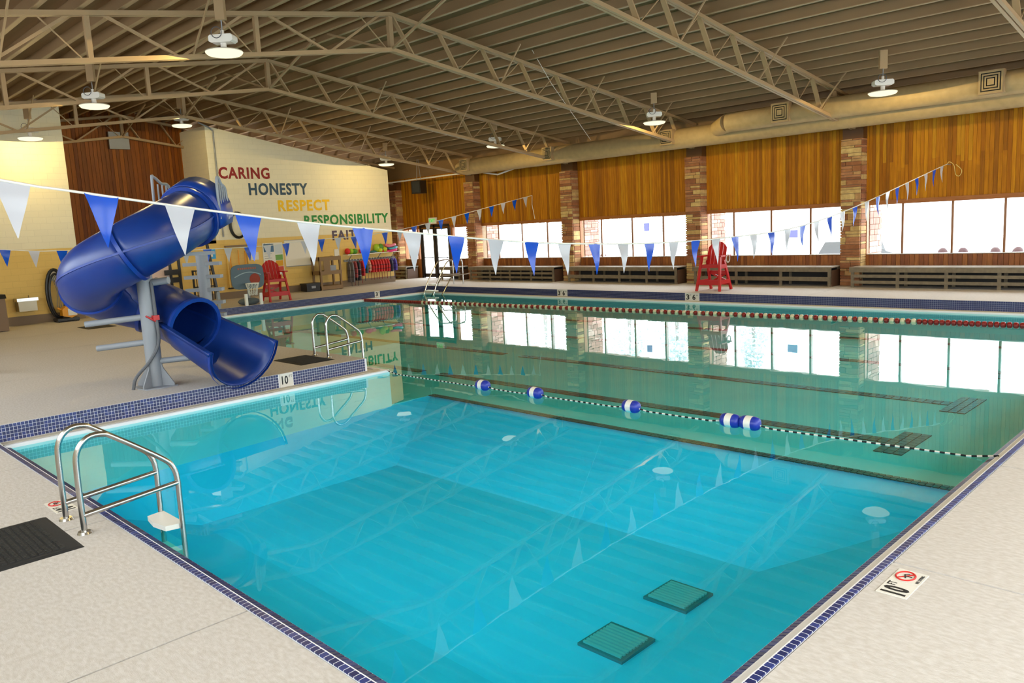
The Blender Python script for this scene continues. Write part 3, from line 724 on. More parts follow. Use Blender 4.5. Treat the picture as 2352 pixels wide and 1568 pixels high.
def ring(i, parent, w_=.03, r1=TR + .055):
    p, d, sd, up = FR[i]
    fr = [(p - d * w_, d, sd, up), (p + d * w_, d, sd, up)]
    n = 28; mb = MB()
    for (q, _, a, b) in fr:
        for r_ in (TR - .01, r1): mb.v += [tuple(q + a * r_ * math.cos(2 * math.pi * k / n) + b * r_ * math.sin(2 * math.pi * k / n)) for k in range(n)]
    for k in range(n):
        j = (k + 1) % n
        mb.f += [(k, j, n + j, n + k), (2 * n + k, 3 * n + k, 3 * n + j, 2 * n + j), (n + k, n + j, 3 * n + j, 3 * n + k), (k, 2 * n + k, 2 * n + j, j)]
    return mb.build('flange_ring', M_slide2, parent, True)
JN = [0, 15, 32, 48, 64]
for a, b in zip(JN[:-1], JN[1:]): shell('tube_section', a, b, sl)
for i in JN[1:]: ring(i, sl)
ring(0, sl, .05, TR + .08)
# entry hood: wider arch in front of the entry flange
p, d, sd, up = FR[0]
hd = MB(); n = 20
for q, r_ in ((p - d * .45, TR + .1), (p - d * .02, TR + .07)):
    hd.v += [tuple(q + sd * r_ * math.cos(math.pi * (k / (n - 1)) * 1.3 - .15 * math.pi) + up * r_ * math.sin(math.pi * (k / (n - 1)) * 1.3 - .15 * math.pi)) for k in range(n)]
hd.f += [(k, k + 1, n + k + 1, n + k) for k in range(n - 1)]
o = hd.build('entry_hood', M_slide2, sl, True); sm = o.modifiers.new('wall', 'SOLIDIFY'); sm.thickness = .03
# open run-out flume
ff = FR[62:]
def flume_prof(i):
    t = i / (len(ff) - 1); r_ = TR + .02 + .16 * t; out = []
    for k in range(15):
        a = math.pi + math.pi * k / 14
        out.append((r_ * math.cos(a), r_ * 0.95 * math.sin(a) + .1 * math.sin(t * math.pi) * 0 ))
    out = [(-r_ - .07, .02), (-r_ - .07, .06), (-r_, .06)] + out + [(r_, .06), (r_ + .07, .06), (r_ + .07, .02)]
    return out
o = sweep('runout_flume', ff, flume_prof, M_slide, sl, False); sm = o.modifiers.new('wall', 'SOLIDIFY'); sm.thickness = .022; sm.offset = 0
ef = [(ff[-1][0] - ff[-1][1] * .03,) + ff[-1][1:], (ff[-1][0] + ff[-1][1] * .02,) + ff[-1][1:]]
rr_ = TR + .18
def lip_prof(i): 
    inn = [(rr_ * math.cos(math.pi + math.pi * k / 14), rr_ * .95 * math.sin(math.pi + math.pi * k / 14)) for k in range(15)]
    outn = [((rr_ + .06) * math.cos(math.pi + math.pi * k / 14), (rr_ + .06) * .95 * math.sin(math.pi + math.pi * k / 14)) for k in range(15)]
    return [(-rr_, .08)] + inn + [(rr_, .08), (rr_ + .06, .08)] + outn[::-1] + [(-rr_ - .06, .08)]
sweep('exit_flange', ef, lip_prof, M_slide2, sl, True, False)
# column, base plate with gussets, arms, run-out post
CX, CY = -13.46, 4.88
MB().cyl((CX, CY, 0.02), (CX, CY, 1.95), .125, 20).build('column', M_grey, sl, True)
MB().prism([(CX + (.36 if k % 2 else .3) * math.cos(k * math.pi / 4), CY + (.36 if k % 2 else .3) * math.sin(k * math.pi / 4)) for k in range(8)], 2, 0, .02).build('base_plate', M_grey, sl)
for k in range(4):
    a = k * math.pi / 2 + .6; dx, dy = math.cos(a), math.sin(a); nx, ny = -dy * .01, dx * .01
    g = MB(); pr = [(.12, .02), (.34, .02), (.34, .06), (.17, .3), (.12, .42)]
    g.add([(CX + dx * s + nx, CY + dy * s + ny, z) for s, z in pr] + [(CX + dx * s - nx, CY + dy * s - ny, z) for s, z in pr], [(0, 1, 2, 3, 4), (9, 8, 7, 6, 5)] + [(i, (i + 1) % 5, 5 + (i + 1) % 5, 5 + i) for i in range(5)])
    g.build('gusset', M_grey, sl)
for z, tgt in ((1.18, (-13.95, 4.05, 1.12)), (.76, (-14.0, 4.2, .70))):
    MB().cyl((CX, CY, z), tgt, .05, 12).build('support_arm', M_grey, sl, True)
MB().cyl((CX, CY, 1.72), (-13.15, 5.15, 1.76), .06, 12).build('support_arm', M_grey, sl, True)
MB().cyl((CX, CY, .42), (-12.95, 5.5, .46), .05, 12).build('support_arm', M_grey, sl, True)
MB().cyl((-12.98, 5.92, 0), (-12.98, 5.92, .2), .045, 10).box(-13.1, -12.86, 5.82, 6.02, 0, .015).build('runout_post', M_grey, sl)
MB().tube(catmull([(CX + .14, CY + .05, 1.75), (CX + .15, CY + .06, 1.2), (CX + .15, CY + .06, .75), (CX + .1, CY - .1, .45), (CX - .02, CY - .3, .2), (CX - .05, CY - .36, 0)], 6), .028, 8).build('water_hose', M_greyd, sl, True)
MB().box(CX + .12, CX + .2, CY + .0, CY + .1, 1.12, 1.2).cyl((CX + .16, CY + .05, 1.1), (CX + .16, CY - .1, 1.2), .015, 6).build('valve_handle', M_red, sl)
# ladder mast with treads behind, platform and guard plates
LX, LY = -14.85, 6.48
MB().cyl((LX, LY, 0), (LX, LY, 2.12), .11, 16).build('ladder_column', M_grey, sl, True)
MB().cyl((LX, LY, 0), (LX, LY, .02), .25, 12).build('ladder_base', M_grey, sl)
sdx, sdy = .7, .7
for i in range(8):
    z = .22 + i * .245
    MB().bar((LX - sdx * .35, LY - sdy * .35, z), (LX + sdx * .35, LY + sdy * .35, z), .16, .065).build('tread', M_grey, sl)
MB().box(-14.4, -13.75, 5.7, 6.25, 2.12, 2.18).build('platform', M_grey, sl)
def guard(x, y, zb, zt, ln, ang):
    ca, sa = math.cos(ang), math.sin(ang)
    def Q(s, z): return (x + ca * s, y + sa * s, z)
    g = MB(); g.tube(catmull([Q(0, zb), Q(0, zt - .1), Q(.05, zt), Q(ln * .5, zt - .1), Q(ln, zt - .22), Q(ln, zb)], 5), .025, 8)
    for s in (.3, .55, .78): g.cyl(Q(ln * s, zb + .05), Q(ln * s, zt - .12), .015, 6)
    g.cyl(Q(0, zb + .1), Q(ln, zb + .1), .02, 6)
    return g.build('guard_rail', M_grey, sl, True)
guard(-14.15, 5.45, 2.3, 3.5, .5, R(125)); guard(-13.12, 6.12, 2.72, 3.42, .26, R(125))

# ---------- ladders
def pool_ladder(name, label, loc, rz, treads=2, ht=.80, reach=.95, gap=.5):
    """local: deck at y<0, pool edge at y=.1; two bent rails, lower bars, treads in the water"""
    t = thing(name, label, 'ladder', loc, rz, 'pool ladders')
    for x in (-gap / 2, gap / 2):
        pts = [(x, -.30, 0), (x, -.30, ht * .62), (x, -.28, ht * .86), (x, -.19, ht * .99), (x, -.07, ht * 1.0), (x, .03, ht * .93), (x, .38, ht * .60), (x, .47, ht * .47), (x, .50, ht * .3), (x, .50, 0), (x, .50, -1.0)]
        MB().tube(catmull(pts, 4), .024, 10).build('rail', M_chrome, t, True)
        MB().cyl((x, -.29, ht * .19), (x, .50, ht * .28), .024, 10).build('cross_bar', M_chrome, t, True)
        MB().lathe([(.0, .02), (.05, .02), (.06, 0)], 12, (x, -.30, 0)).build('base_flange', M_chrome, t, True)
    for i in range(treads):
        z = -.16 - i * .3
        MB().prism([(-gap / 2 + .015, .47), (-gap / 2 + .04, .36), (0, .33), (gap / 2 - .04, .36), (gap / 2 - .015, .47), (gap / 2 - .015, .52), (-gap / 2 + .015, .52)], 2, z - .045, z).build('tread', M_whitep, t)
    return t
pool_ladder('pool_ladder', 'near stainless steel pool ladder beside the black mat', (-7.30, 2.14, 0), R(0))
pool_ladder('pool_ladder', 'stainless steel ladder on the corner of the slide deck', (-13.6, 8.42, 0), R(0))
# ladder in the far corner: sloping rails, hoop handrail on the deck
t = thing('pool_ladder', 'stainless steel ladder with handrail in the far pool corner', 'ladder', (0, 0, 0), 0, 'pool ladders')
for dx in (0, .62):
    MB().tube(catmull([(-26.1 + dx, 20.55, -.6), (-26.05 + dx, 20.9, .2), (-26.0 + dx, 21.35, .9), (-25.98 + dx, 21.6, 1.05), (-25.97 + dx, 22.1, 1.05), (-25.96 + dx, 22.25, .9), (-25.96 + dx, 22.25, 0)], 5), .028, 8).build('rail', M_chrome, t, True)
    MB().tube([(-25.6 + dx, 20.5, -.6), (-25.5 + dx, 21.25, .45), (-25.45 + dx, 22.2, .48)], .025, 8).build('lower_rail', M_chrome, t, True)
for z in (-.12, .12): MB().box(-25.95, -25.3, 20.75 + z, 20.95 + z, z - .05, z).build('tread', M_whitep, t)
# ---------- mats
def mat_thing(label, x0, x1, y0, y1, ribs=True):
    t = thing('rubber_mat', label, 'mat', ((x0 + x1) / 2, (y0 + y1) / 2, 0)); a, b = (x1 - x0) / 2, (y1 - y0) / 2
    MB().add([(-a, -b, 0), (a, -b, 0), (a, b, 0), (-a, b, 0), (-a + .03, -b + .03, .014), (a - .03, -b + .03, .014), (a - .03, b - .03, .014), (-a + .03, b - .03, .014)], [(4, 5, 6, 7), (0, 1, 5, 4), (1, 2, 6, 5), (2, 3, 7, 6), (3, 0, 4, 7), (3, 2, 1, 0)]).build('mat_base', M_black, t)
    if ribs:
        mb = MB(); n = int((2 * a - .12) / .032)
        for i in range(n):
            for j in range(int((2 * b - .12) / .05)):
                xx, yy = -a + .07 + i * .032, -b + .07 + j * .05
                mb.box(xx, xx + .02, yy, yy + .034, .014, .022)
        tag(mb.build('mat_knobs', mat('black_rubber_knobs', lin(34, 33, 34), 0.7), t), kind='stuff')
mat_thing('black ribbed rubber mat at the left edge by the near ladder', -7.78, -6.72, 1.02, 1.74)
mat_thing('black rubber mat on the slide deck before the corner ladder', -14.05, -13.0, 7.32, 8.05)
mat_thing('black rubber mat lying on the deck behind the slide', -25.95, -24.9, 7.3, 8.1, False)

# ---------- lifeguard chairs
def guard_chair(label, loc, rz):
    t = thing('lifeguard_chair', label, 'chair', loc, rz, 'red lifeguard chairs')
    # local: front faces -y
    def leg(a, b): MB().bar(a, b, .09, .06, (1, 0, 0)).build('leg', M_red, t)
    W_ = .33
    for s in (-1, 1):
        leg((s * (W_ + .07), -.42, 0), (s * (W_ - .02), -.2, 1.08)); leg((s * (W_ + .02), .45, 0), (s * (W_ - .04), .1, .95))
    for z, y, dp in ((.28, -.37, .16), (.78, -.26, .1)): MB().box(-W_ - .02, W_ + .02, y - .03, y + .01, z - dp / 2, z + dp / 2).build('front_board', M_red, t)
    for s in (-1, 1):
        MB().bar((s * (W_ + .05), -.36, .28), (s * (W_ + .02), .36, .28), .04, .13).build('side_board', M_red, t)
        MB().bar((s * (W_ + .0), -.27, .76), (s * (W_ - .02), .2, .76), .04, .13).build('side_board', M_red, t)
        MB().add(*((lambda m_: (m_.v, m_.f))(MB().box(s * (W_ + .02) - .07, s * (W_ + .02) + .07, -.34, .34, 1.07, 1.115)))).build('armrest', M_red, t)
    MB().box(-W_ - .02, W_ + .02, -.2, -.14, .28, .33).build('foot_board', M_red, t)
    for i in range(5): MB().box(-W_, W_, -.28 + i * .1, -.2 + i * .1, .80, .825).build('seat_slat', M_red, t)
    # fan back of boards
    for i in range(5):
        x = -.26 + i * .13; top = 1.53 - 1.9 * x * x
        b = MB(); xs = (x - .058, x + .058)
        pr = [(xs[0], .80), (xs[1], .80), (xs[1], 1.53 - 1.9 * xs[1] ** 2), (x, top + .01), (xs[0], 1.53 - 1.9 * xs[0] ** 2)]
        b.prism(pr, 1, 0, .025)
        b.v = [(vx, vy + .10 + (vz - .8) * .30, vz) for vx, vy, vz in b.v]; b.build('back_slat', M_red, t)
    MB().bar((-W_ - .02, .42, .2), (W_ + .02, .42, .2), .03, .12).bar((-W_, .3, .55), (W_, .3, .55), .03, .12).build('rear_board', M_red, t)
    MB().bar((-W_, .42, .22), (W_, .3, .55), .03, .06).bar((W_, .42, .22), (-W_, .3, .55), .03, .06).build('cross_brace', M_red, t)
    rb = MB().tube([(W_ + .1 + .0, .1 + .12 * math.cos(a), 1.0 + .12 * math.sin(a)) for a in [i * 2 * math.pi / 12 for i in range(12)]], .018, 6, closed=True).build('hanging_strap', mat('strap_white', lin(200, 196, 190), 0.6), t)
    return t
guard_chair('red lifeguard chair in front of the stone pillar and windows', (-13.3, 22.28, 0), R(3))
guard_chair('red lifeguard chair by the poster and basketball hoop', (-27.55, 14.72, 0), R(84))

# ---------- poolside basketball hoop
t = thing('basketball_hoop', 'grey poolside basketball hoop with white net', 'basketball hoop', (-27.1, 13.45, 0), R(88))
bbm = MB(); a_, h_ = .62, .45
pr = []
for k in range(20):
    an = 2 * math.pi * k / 20; c_, s_ = math.cos(an), math.sin(an)
    pr.append((a_ * math.copysign(abs(c_) ** .45, c_), 1.02 + h_ * math.copysign(abs(s_) ** .45, s_)))
bbm.prism(pr, 1, .0, .05); bbm.build('backboard', mat('backboard_grey', lin(86, 104, 118), 0.5), t)
pm = MB()
for k in range(9): pm.box(-.36 + k * .08, -.36 + k * .08 + .055, -.006, 0, 1.285, 1.35)
pm.build('faded_print', mat('faded_orange', lin(176, 96, 70), 0.6), t)
arc = [(-.5 + 1.0 * k / 14, -.008, .93 + .25 * math.sin(math.pi * (.12 + .7 * k / 14))) for k in range(15)]
MB().tube(arc, .018, 5).build('swoosh', mat('pale_blue_print', lin(170, 186, 196), 0.6), t)
bl = MB(); bl.prism([(.26 + .2 * math.cos(2 * math.pi * k / 20), .92 + .2 * math.sin(2 * math.pi * k / 20)) for k in range(20)], 1, -.008, 0.0); bl.build('ball_print', mat('orange_ball_print', lin(150, 48, 20), 0.6), t)
MB().tube([(.0 + .23 * math.cos(a), -.3 + .23 * math.sin(a), .78) for a in [i * 2 * math.pi / 20 for i in range(20)]], .016, 6, closed=True).build('rim', M_whitep, t, True)
for k in range(12):
    a = 2 * math.pi * k / 12; b = a + .3; c = a - .3
    for q in (b, c): MB().tube([(.23 * math.cos(a), -.3 + .23 * math.sin(a), .77), (.17 * math.cos(q), -.3 + .17 * math.sin(q), .55), (.14 * math.cos(a), -.3 + .14 * math.sin(a), .35)], .008, 4).build('net_cord', M_rope, t)
for sx_ in (-.28, .28): MB().box(sx_ - .05, sx_ + .05, -.35, -.27, 0, .42).build('base_leg', M_whitep, t)
MB().blob((0, .1, .12), .42, .28, .14, 14, 6).build('base_tank', mat('base_grey', lin(92, 104, 112), 0.5), t, True)
MB().cyl((0, .06, .15), (0, .06, .9), .05, 10).build('mast', M_grey, t)

# ---------- lane rope
lr = thing('lane_rope', 'red and white lane rope stretched along the far side of the pool', 'lane rope')
A, B = Vector((-26.6, 17.95, WZ + .01)), Vector((-2.0, 19.38, WZ + .01)); LN = (B - A).length; dirv = (B - A) / LN
MB().tube([A - Vector((.1, 0, 0)), B + Vector((.15, 0, .04))], .008, 5).build('cable', M_chrome, lr)
FL = MB().lathe([(.0, -.052), (.035, -.052), (.06, -.035), (.066, 0), (.06, .035), (.035, .052), (0, .052)], 10).mesh('lane_float', True)
FLr = FL.copy(); FL.materials.append(mat('cream_float', lin(226, 214, 178), 0.45)); FLr.materials.append(mat('dark_red_float', lin(140, 28, 24), 0.4))
rotf = dirv.to_track_quat('Z', 'Y').to_euler()
pit = 0.118; nfl = int(LN / pit); wi = [0, 0]
for i in range(nfl):
    q = A + dirv * (i + .5) * pit; f_ = (i + .5) * pit
    white = (3.4 < f_ < 20.4) and i % 2 == 0
    link('float', FL if white else FLr, None, lr, q, rotf)
# ---------- buoy rope between the diving well and the lanes
br = thing('buoy_rope', 'striped rope with five blue and white buoys across the pool', 'buoy rope')
BX = [(-9.55, 8.68), (-8.38, 8.71), (-6.58, 8.77), (-5.06, 8.82), (-4.80, 8.84)]
RP = [(-12.2, 8.66, WZ + .0)]
allp = [(-12.2, 8.66)] + BX + [(-2.1, 9.0)]
M_bb = mat('blue_buoy', lin(30, 50, 160), 0.4); M_rs = mat('black_rope', lin(30, 30, 34), 0.8)
for (xa, ya_), (xb, yb_) in zip(allp[:-1], allp[1:]):
    n = max(2, int(math.hypot(xb - xa, yb_ - ya_) / .05)); D_ = math.hypot(xb - xa, yb_ - ya_)
    pts = [(xa + (xb - xa) * k / n, ya_ + (yb_ - ya_) * k / n, WZ + .004 + .045 * max(0, 1 - min(k / n, 1 - k / n) * D_ / .28)) for k in range(n + 1)]
    o = MB().tube(pts, .011, 5).build('rope', M_rope, br); o.data.materials.append(M_rs)
    for q, p_ in enumerate(o.data.polygons): p_.material_index = (q // 5) % 2 if q < 5 * n else 0
B2 = MB().lathe([(.0905, -.046), (.0905, .046)], 16).mesh('buoy_band', True); B2.materials.append(M_whitep)
for x, y in BX:
    e = MB().lathe([(.0, -.135), (.04, -.135), (.075, -.115), (.088, -.08), (.09, -.045), (.09, .045), (.088, .08), (.075, .115), (.04, .135), (0, .135)], 16)
    o = link('buoy', e.mesh('buoy', True), M_bb, br, (x, y, WZ + .045), (R(90), 0, R(88)))
    link('white_band', B2, None, o)

# ---------- pennant lines
def pennants(label, pts, u0_, u1_, count, first_blue, fw_, fh_):
    t = thing('pennant_line', label, 'pennants', (0, 0, 0), 0, 'backstroke pennant lines')
    cv = catmull(pts, 24); L_ = [0]
    for a, b in zip(cv[:-1], cv[1:]): L_.append(L_[-1] + (b - a).length)
    def at(s):
        s = max(0, min(L_[-1] - 1e-4, s))
        for i in range(len(L_) - 1):
            if L_[i + 1] >= s: return cv[i].lerp(cv[i + 1], (s - L_[i]) / (L_[i + 1] - L_[i]))
    if u1_ < 0: u1_ += L_[-1]
    MB().tube(cv, .011, 6).build('cord', M_rope, t)
    rs = random.Random(3)
    for k in range(count):
        s = u0_ + (u1_ - u0_) * k / (count - 1); a, b = at(s - fw_ / 2), at(s + fw_ / 2); mid = (a + b) / 2
        tip = mid + Vector((rs.uniform(-.03, .03), rs.uniform(-.02, .02), -fh_)); nrm = (b - a).cross(Vector((0, 0, 1))).normalized()
        rows = 6; mb = MB(); amp = rs.uniform(-.03, .03)
        for side in (0, 1):
            for i in range(rows + 1):
                v_ = i / rows
                for u in (0, .5, 1):
                    p_ = a.lerp(b, u).lerp(tip, v_ * .985) + nrm * (amp * math.sin(math.pi * u) * (1 - v_) + .012 * math.sin(5 * v_ + k)) + nrm * (.0012 if side else 0)
                    mb.v.append(tuple(p_))
        nv = 3 * (rows + 1)
        for i in range(rows):
            for u in (0, 1):
                q = [i * 3 + u, i * 3 + u + 1, (i + 1) * 3 + u + 1, (i + 1) * 3 + u]
                mb.f.append(tuple(q)); mb.f.append(tuple(x + nv for x in reversed(q)))
        for i in range(rows):
            for u in (0, 2): mb.f.append((i * 3 + u, (i + 1) * 3 + u, (i + 1) * 3 + u + nv, i * 3 + u + nv))
        mb.f.append((0, 1, 1 + nv, nv)); mb.f.append((1, 2, 2 + nv, 1 + nv))
        blue = (k % 2 == 0) == first_blue
        mb.build('pennant', M_vblue if blue else M_vwhite, t, True)
    return t, at, L_
P1, at1, L1 = pennants('near line of large blue and white pennants sagging across the picture', [(-7.3, -.9, 3.42), (-7.3, 1.65, 2.91), (-7.3, 2.1, 2.83), (-7.3, 3.56, 2.60), (-7.3, 5.1, 2.40), (-7.3, 8.35, 2.07), (-7.3, 12.38, 1.95), (-7.3, 16.82, 2.18), (-7.3, 24.6, 3.44)], 2.67, -.42, 35, False, .275, .45)
MB().tube(catmull([(-7.3, 24.6, 3.44), (-7.25, 24.65, 3.5), (-7.15, 24.7, 3.4), (-7.1, 24.7, 3.15), (-7.0, 24.7, 3.1), (-6.95, 24.7, 3.25), (-7.1, 24.7, 3.42)], 6), .008, 5).build('tied_end', mat('yellow_cord', lin(214, 196, 120), 0.7), P1)
MB().cyl((-7.3, 24.6, 3.44), (-7.3, 24.96, 3.44), .012, 6).build('eye_bolt', M_grey, P1)
P2, at2, L2 = pennants('far line of small blue and white pennants in front of the lettered wall', [(-23.5, -.9, 3.2), (-23.5, 5.08, 2.42), (-23.5, 6.58, 2.30), (-23.5, 9.0, 2.15), (-23.5, 12.07, 2.12), (-23.5, 13.78, 2.21), (-23.5, 17.75, 2.43), (-23.3, 24.6, 3.58)], 2.17, -.4, 36, True, .27, .44)
MB().tube([(-23.3, 24.6, 3.58), (-23.28, 24.55, 3.2), (-23.2, 24.6, 2.6)], .012, 5).build('tied_end', M_rope, P2)

# ---------- benches in the window bays
def bench(label, xa, xb, rails, front=24.05):
    t = thing('slatted_bench', label, 'bench', ((xa + xb) / 2, front, 0), 0, 'benches along the window wall'); h = (xb - xa) / 2; D = .78
    for i in range(5): MB().box(-h, h, i * .157, i * .157 + .15, .575, .61).build('seat_board', M_bencht, t)
    MB().box(-h, h, -.03, .0, .46, .605).build('front_rail', M_bench, t)
    z = .455
    gapz = .46 / (rails + 1) if rails > 1 else .2
    if rails == 2: zs = [(.30, .39), (.12, .21)]
    else: zs = [(.17, .30)]
    for a, b in zs: MB().box(-h + .04, h - .04, -.005, .02, a, b).build('slat', M_bench, t)
    n = max(2, int(round(2 * h / 1.4)) + 1)
    for i in range(n):
        x = -h + .08 + (2 * h - .16) * i / (n - 1)
        MB().box(x - .045, x + .045, .02, .06, 0, .575).build('front_post', M_bench, t)
        MB().box(x - .045, x + .045, D - .08, D - .04, 0, .575).build('rear_post', M_bench, t)
    MB().box(h - .03, h, .06, D - .08, .0, .5).build('end_panel', mat('dark_end_panel', lin(84, 58, 42), 0.6), t)
    MB().box(-h + .1, h - .1, D - .03, D - .01, 0.0, .57).build('dark_back', mat('bench_heater_grille', lin(30, 30, 32), 0.7), t)
bench('short grey bench at the far left of the glass doors', -32.7, -31.6, 2)
bench('short grey bench just right of the glass doors', -29.0, -27.6, 1)
bench('grey slatted bench under the window next to the doors', -26.95, -21.75, 2)
bench('grey slatted bench left of the red lifeguard chair', -21.05, -15.85, 1)
bench('grey slatted bench right of the red lifeguard chair', -15.2, -10.3, 1)
bench('long grey slatted bench at the right edge', -9.72, -4.4, 2, 23.98)

# ---------- depth markers
def marker_wall(label, loc, rz, w_, h_, big, small, off, bigw, bigh):
    t = thing('depth_marker', label, 'depth marker', loc, rz)
    MB().box(-w_ / 2, w_ / 2, -.012, .0, 0, h_).build('marker_tile', M_signtile, t)
    for (s, x, z, ww_, hh) in big: fit_text('numeral', s, M_ink, t, ww_, hh, (x, -.0135, z), (R(90), 0, 0), 0.03, .001)
    for (s, x, z, ww_, hh) in small: fit_text('unit_letters', s, M_ink, t, ww_, hh, (x, -.0135, z), (R(90), 0, 0), 0.0, .001)
marker_wall('white 10 FT depth marker tile in the slide deck rim', (PDX + .004, 6.75, -.238), R(90), .25, .236, [('10', -.03, .12, .12, .15)], [('FT', .085, .175, .06, .045)], 0, 0, 0)
marker_wall('3 FT depth marker tile at the left of the far pool corner', (PW + .004, 18.76, -.238), R(90), .24, .236, [('3', -.02, .12, .11, .16)], [('FT', .07, .18, .05, .04)], 0, 0, 0)
for lb, x in (('3 FT 6 IN depth marker tile left of the red lifeguard chair', -18.88), ('3 FT 6 IN depth marker tile right below the red lifeguard chair', -13.49)):
    marker_wall(lb, (x, PN - .004, -.238), 0, .48, .236, [('3', -.15, .11, .11, .17), ('6', .07, .11, .11, .17)], [('FT', -.055, .17, .06, .04), ('IN', .175, .17, .06, .04)], 0, 0, 0)
def marker_deck(label, loc, rz):
    """floor tile pair: number tile and NO DIVING tile, read from local -y side"""
    t = thing('depth_marker', label, 'depth marker', loc, rz)
    MB().box(-.21, .0, -.09, .09, 0, .004).build('number_tile', M_signtile, t)
    MB().box(.004, .2, -.09, .09, 0, .004).build('warning_tile', M_signtile, t)
    fit_text('numeral', '10', M_ink, t, .105, .15, (-.135, 0, .005), (0, 0, 0), 0.04, .0008)
    fit_text('unit_letters', 'FT', M_ink, t, .05, .05, (-.042, .05, .005), (0, 0, 0), 0.01, .0008)
    MB().tube([(.1 + .07 * math.cos(a), .018 + .055 * math.sin(a), .006) for a in [i * 2 * math.pi / 24 for i in range(24)]], .006, 5, closed=True).build('red_ring', M_redink, t)
    MB().bar((.05, .055, .006), (.15, -.02, .006), .01, .003).build('red_bar', M_redink, t)
    MB().bar((.07, .01, .007), (.12, .03, .007), .008, .002).bar((.12, .03, .007), (.14, .005, .007), .007, .002).bar((.1, .02, .007), (.1, -.02, .007), .007, .002).build('diver_figure', M_ink, t)
    fit_text('warning_letters', 'NO DIVING', M_ink, t, .13, .02, (.1, -.068, .005), (0, 0, 0), 0.01, .0008)
marker_deck('10 FT no diving tiles set in the near right deck', (-1.665, 4.99, .0), R(90))
marker_deck('10 FT no diving tiles set in the deck behind the near ladder', (-8.0, 1.92, .0), R(180))

# ---------- things on and along the west wall
def plate(name, label, cat, m, y0_, y1_, z0_, z1_, x=XW, th=.02, group=None):
    t = thing(name, label, cat, (x, (y0_ + y1_) / 2, z0_), R(90), group); w_ = y1_ - y0_
    MB().box(-w_ / 2, w_ / 2, -th, 0, 0, z1_ - z0_).build('panel', m, t); return t, w_, z1_ - z0_
t, w_, h_ = plate('rules_poster', 'white pool rules poster with blue and green blocks behind the red chair', 'poster', M_paper, 16.1, 17.02, .82, 2.16)
for (a, b, c, d, cl) in ((.05, .55, .72, .97, lin(70, 110, 150)), (.6, .97, .45, .62, lin(110, 160, 80)), (.6, .97, .26, .44, lin(214, 156, 20)), (.6, .97, .12, .25, lin(200, 70, 50)), (.4, .58, .10, .2, lin(60, 130, 180)), (.6, .97, .65, .95, lin(196, 206, 214))):
    MB().box(-w_ / 2 + a * w_, -w_ / 2 + b * w_, -.024, -.02, c * h_, d * h_).build('colour_block', mat('print_%d' % int(c * 1000 + a * 10), cl, 0.6), t)
fit_text('poster_title', 'Pool Rules', M_ink, t, .4, .07, (-.16, -.023, h_ * 1.0 - .02 + .03 - .06), (R(90), 0, 0), 0.0, .001)
for k in range(7): MB().box(-w_ / 2 + .06, -w_ / 2 + .06 + random.uniform(.2, .4), -.023, -.02, h_ * (.66 - k * .07), h_ * (.66 - k * .07) + .015).build('print_line', mat('print_grey', lin(130, 136, 140), 0.7), t)
t, w_, h_ = plate('whiteboard', 'blank whiteboard right of the rules poster', 'whiteboard', mat('board_white', lin(226, 220, 206), 0.35), 17.12, 18.45, 1.12, 2.24)
MB().box(-w_ / 2, w_ / 2, -.06, -.02, -.02, .01).build('pen_tray', M_grey, t); MB().box(-w_ / 2, w_ / 2, -.03, -.02, h_ - .02, h_).build('top_edge', M_grey, t)
plate('paper_notice', 'small white notices taped left of the rules poster', 'notice', M_paper, 15.55, 15.9, 1.5, 1.82)
plate('paper_notice', 'white notice taped left of the toy shelf', 'notice', M_paper, 19.55, 19.8, 1.35, 1.72)
t, w_, h_ = plate('blue_sign', 'small blue sign glowing beside the slide ladder', 'sign', mat('sign_blue', lin(40, 160, 225), 0.4), 13.72, 14.06, 1.66, 2.06)
MB().blob((0, -.025, .28), .04, .01, .04, 8, 5).box(-.05, .05, -.03, -.02, .08, .22).build('figure_print', M_paper, t)
# hose coil hung on the wall
t = thing('hose_coil', 'black hose coil hanging on the wall above the pole rack', 'hose', (XW + .06, 15.1, 2.95))
for k in range(3): MB().tube([(.02 * k, (.36 - .02 * k) * math.cos(a), (.52 - .02 * k) * math.sin(a)) for a in [i * 2 * math.pi / 24 for i in range(24)]], .035, 7, closed=True).build('hose_loop', M_blackp, t, True)
MB().box(-.06, .04, -.05, .05, .4, .55).build('hook', M_grey, t)
# pole rack
t = thing('pole_rack', 'wall rack holding yellow skimmer poles', 'pole rack', (XW, 14.95, .4), R(90))
for x in (-.45, .45): MB().box(x - .02, x + .02, -.1, 0, 0, 1.75).build('upright', M_creamw, t)
MB().box(-.5, .5, -.14, 0, 1.68, 1.75).build('top_rail', M_base, t); MB().box(-.5, .5, -.14, 0, 0, .05).build('bottom_rail', M_black, t)
for i, (lb, xa, za, xb, zb) in enumerate((('yellow pole upright at the left of the wall rack', -.3, .45, -.33, 2.05), ('yellow pole leaning across the wall rack', .35, .45, -.1, 1.2), ('yellow pole at the right of the wall rack', .3, .45, .32, 1.9), ('thin orange pole in the middle of the wall rack', .02, .45, .04, 1.95))):
    o = MB().cyl((XW + .08, 14.95 + xa, za), (XW + .08, 14.95 + xb, zb), .022, 6).build('skimmer_pole', M_yellow); tag(o, lb, 'pole', 'poles on the wall rack')
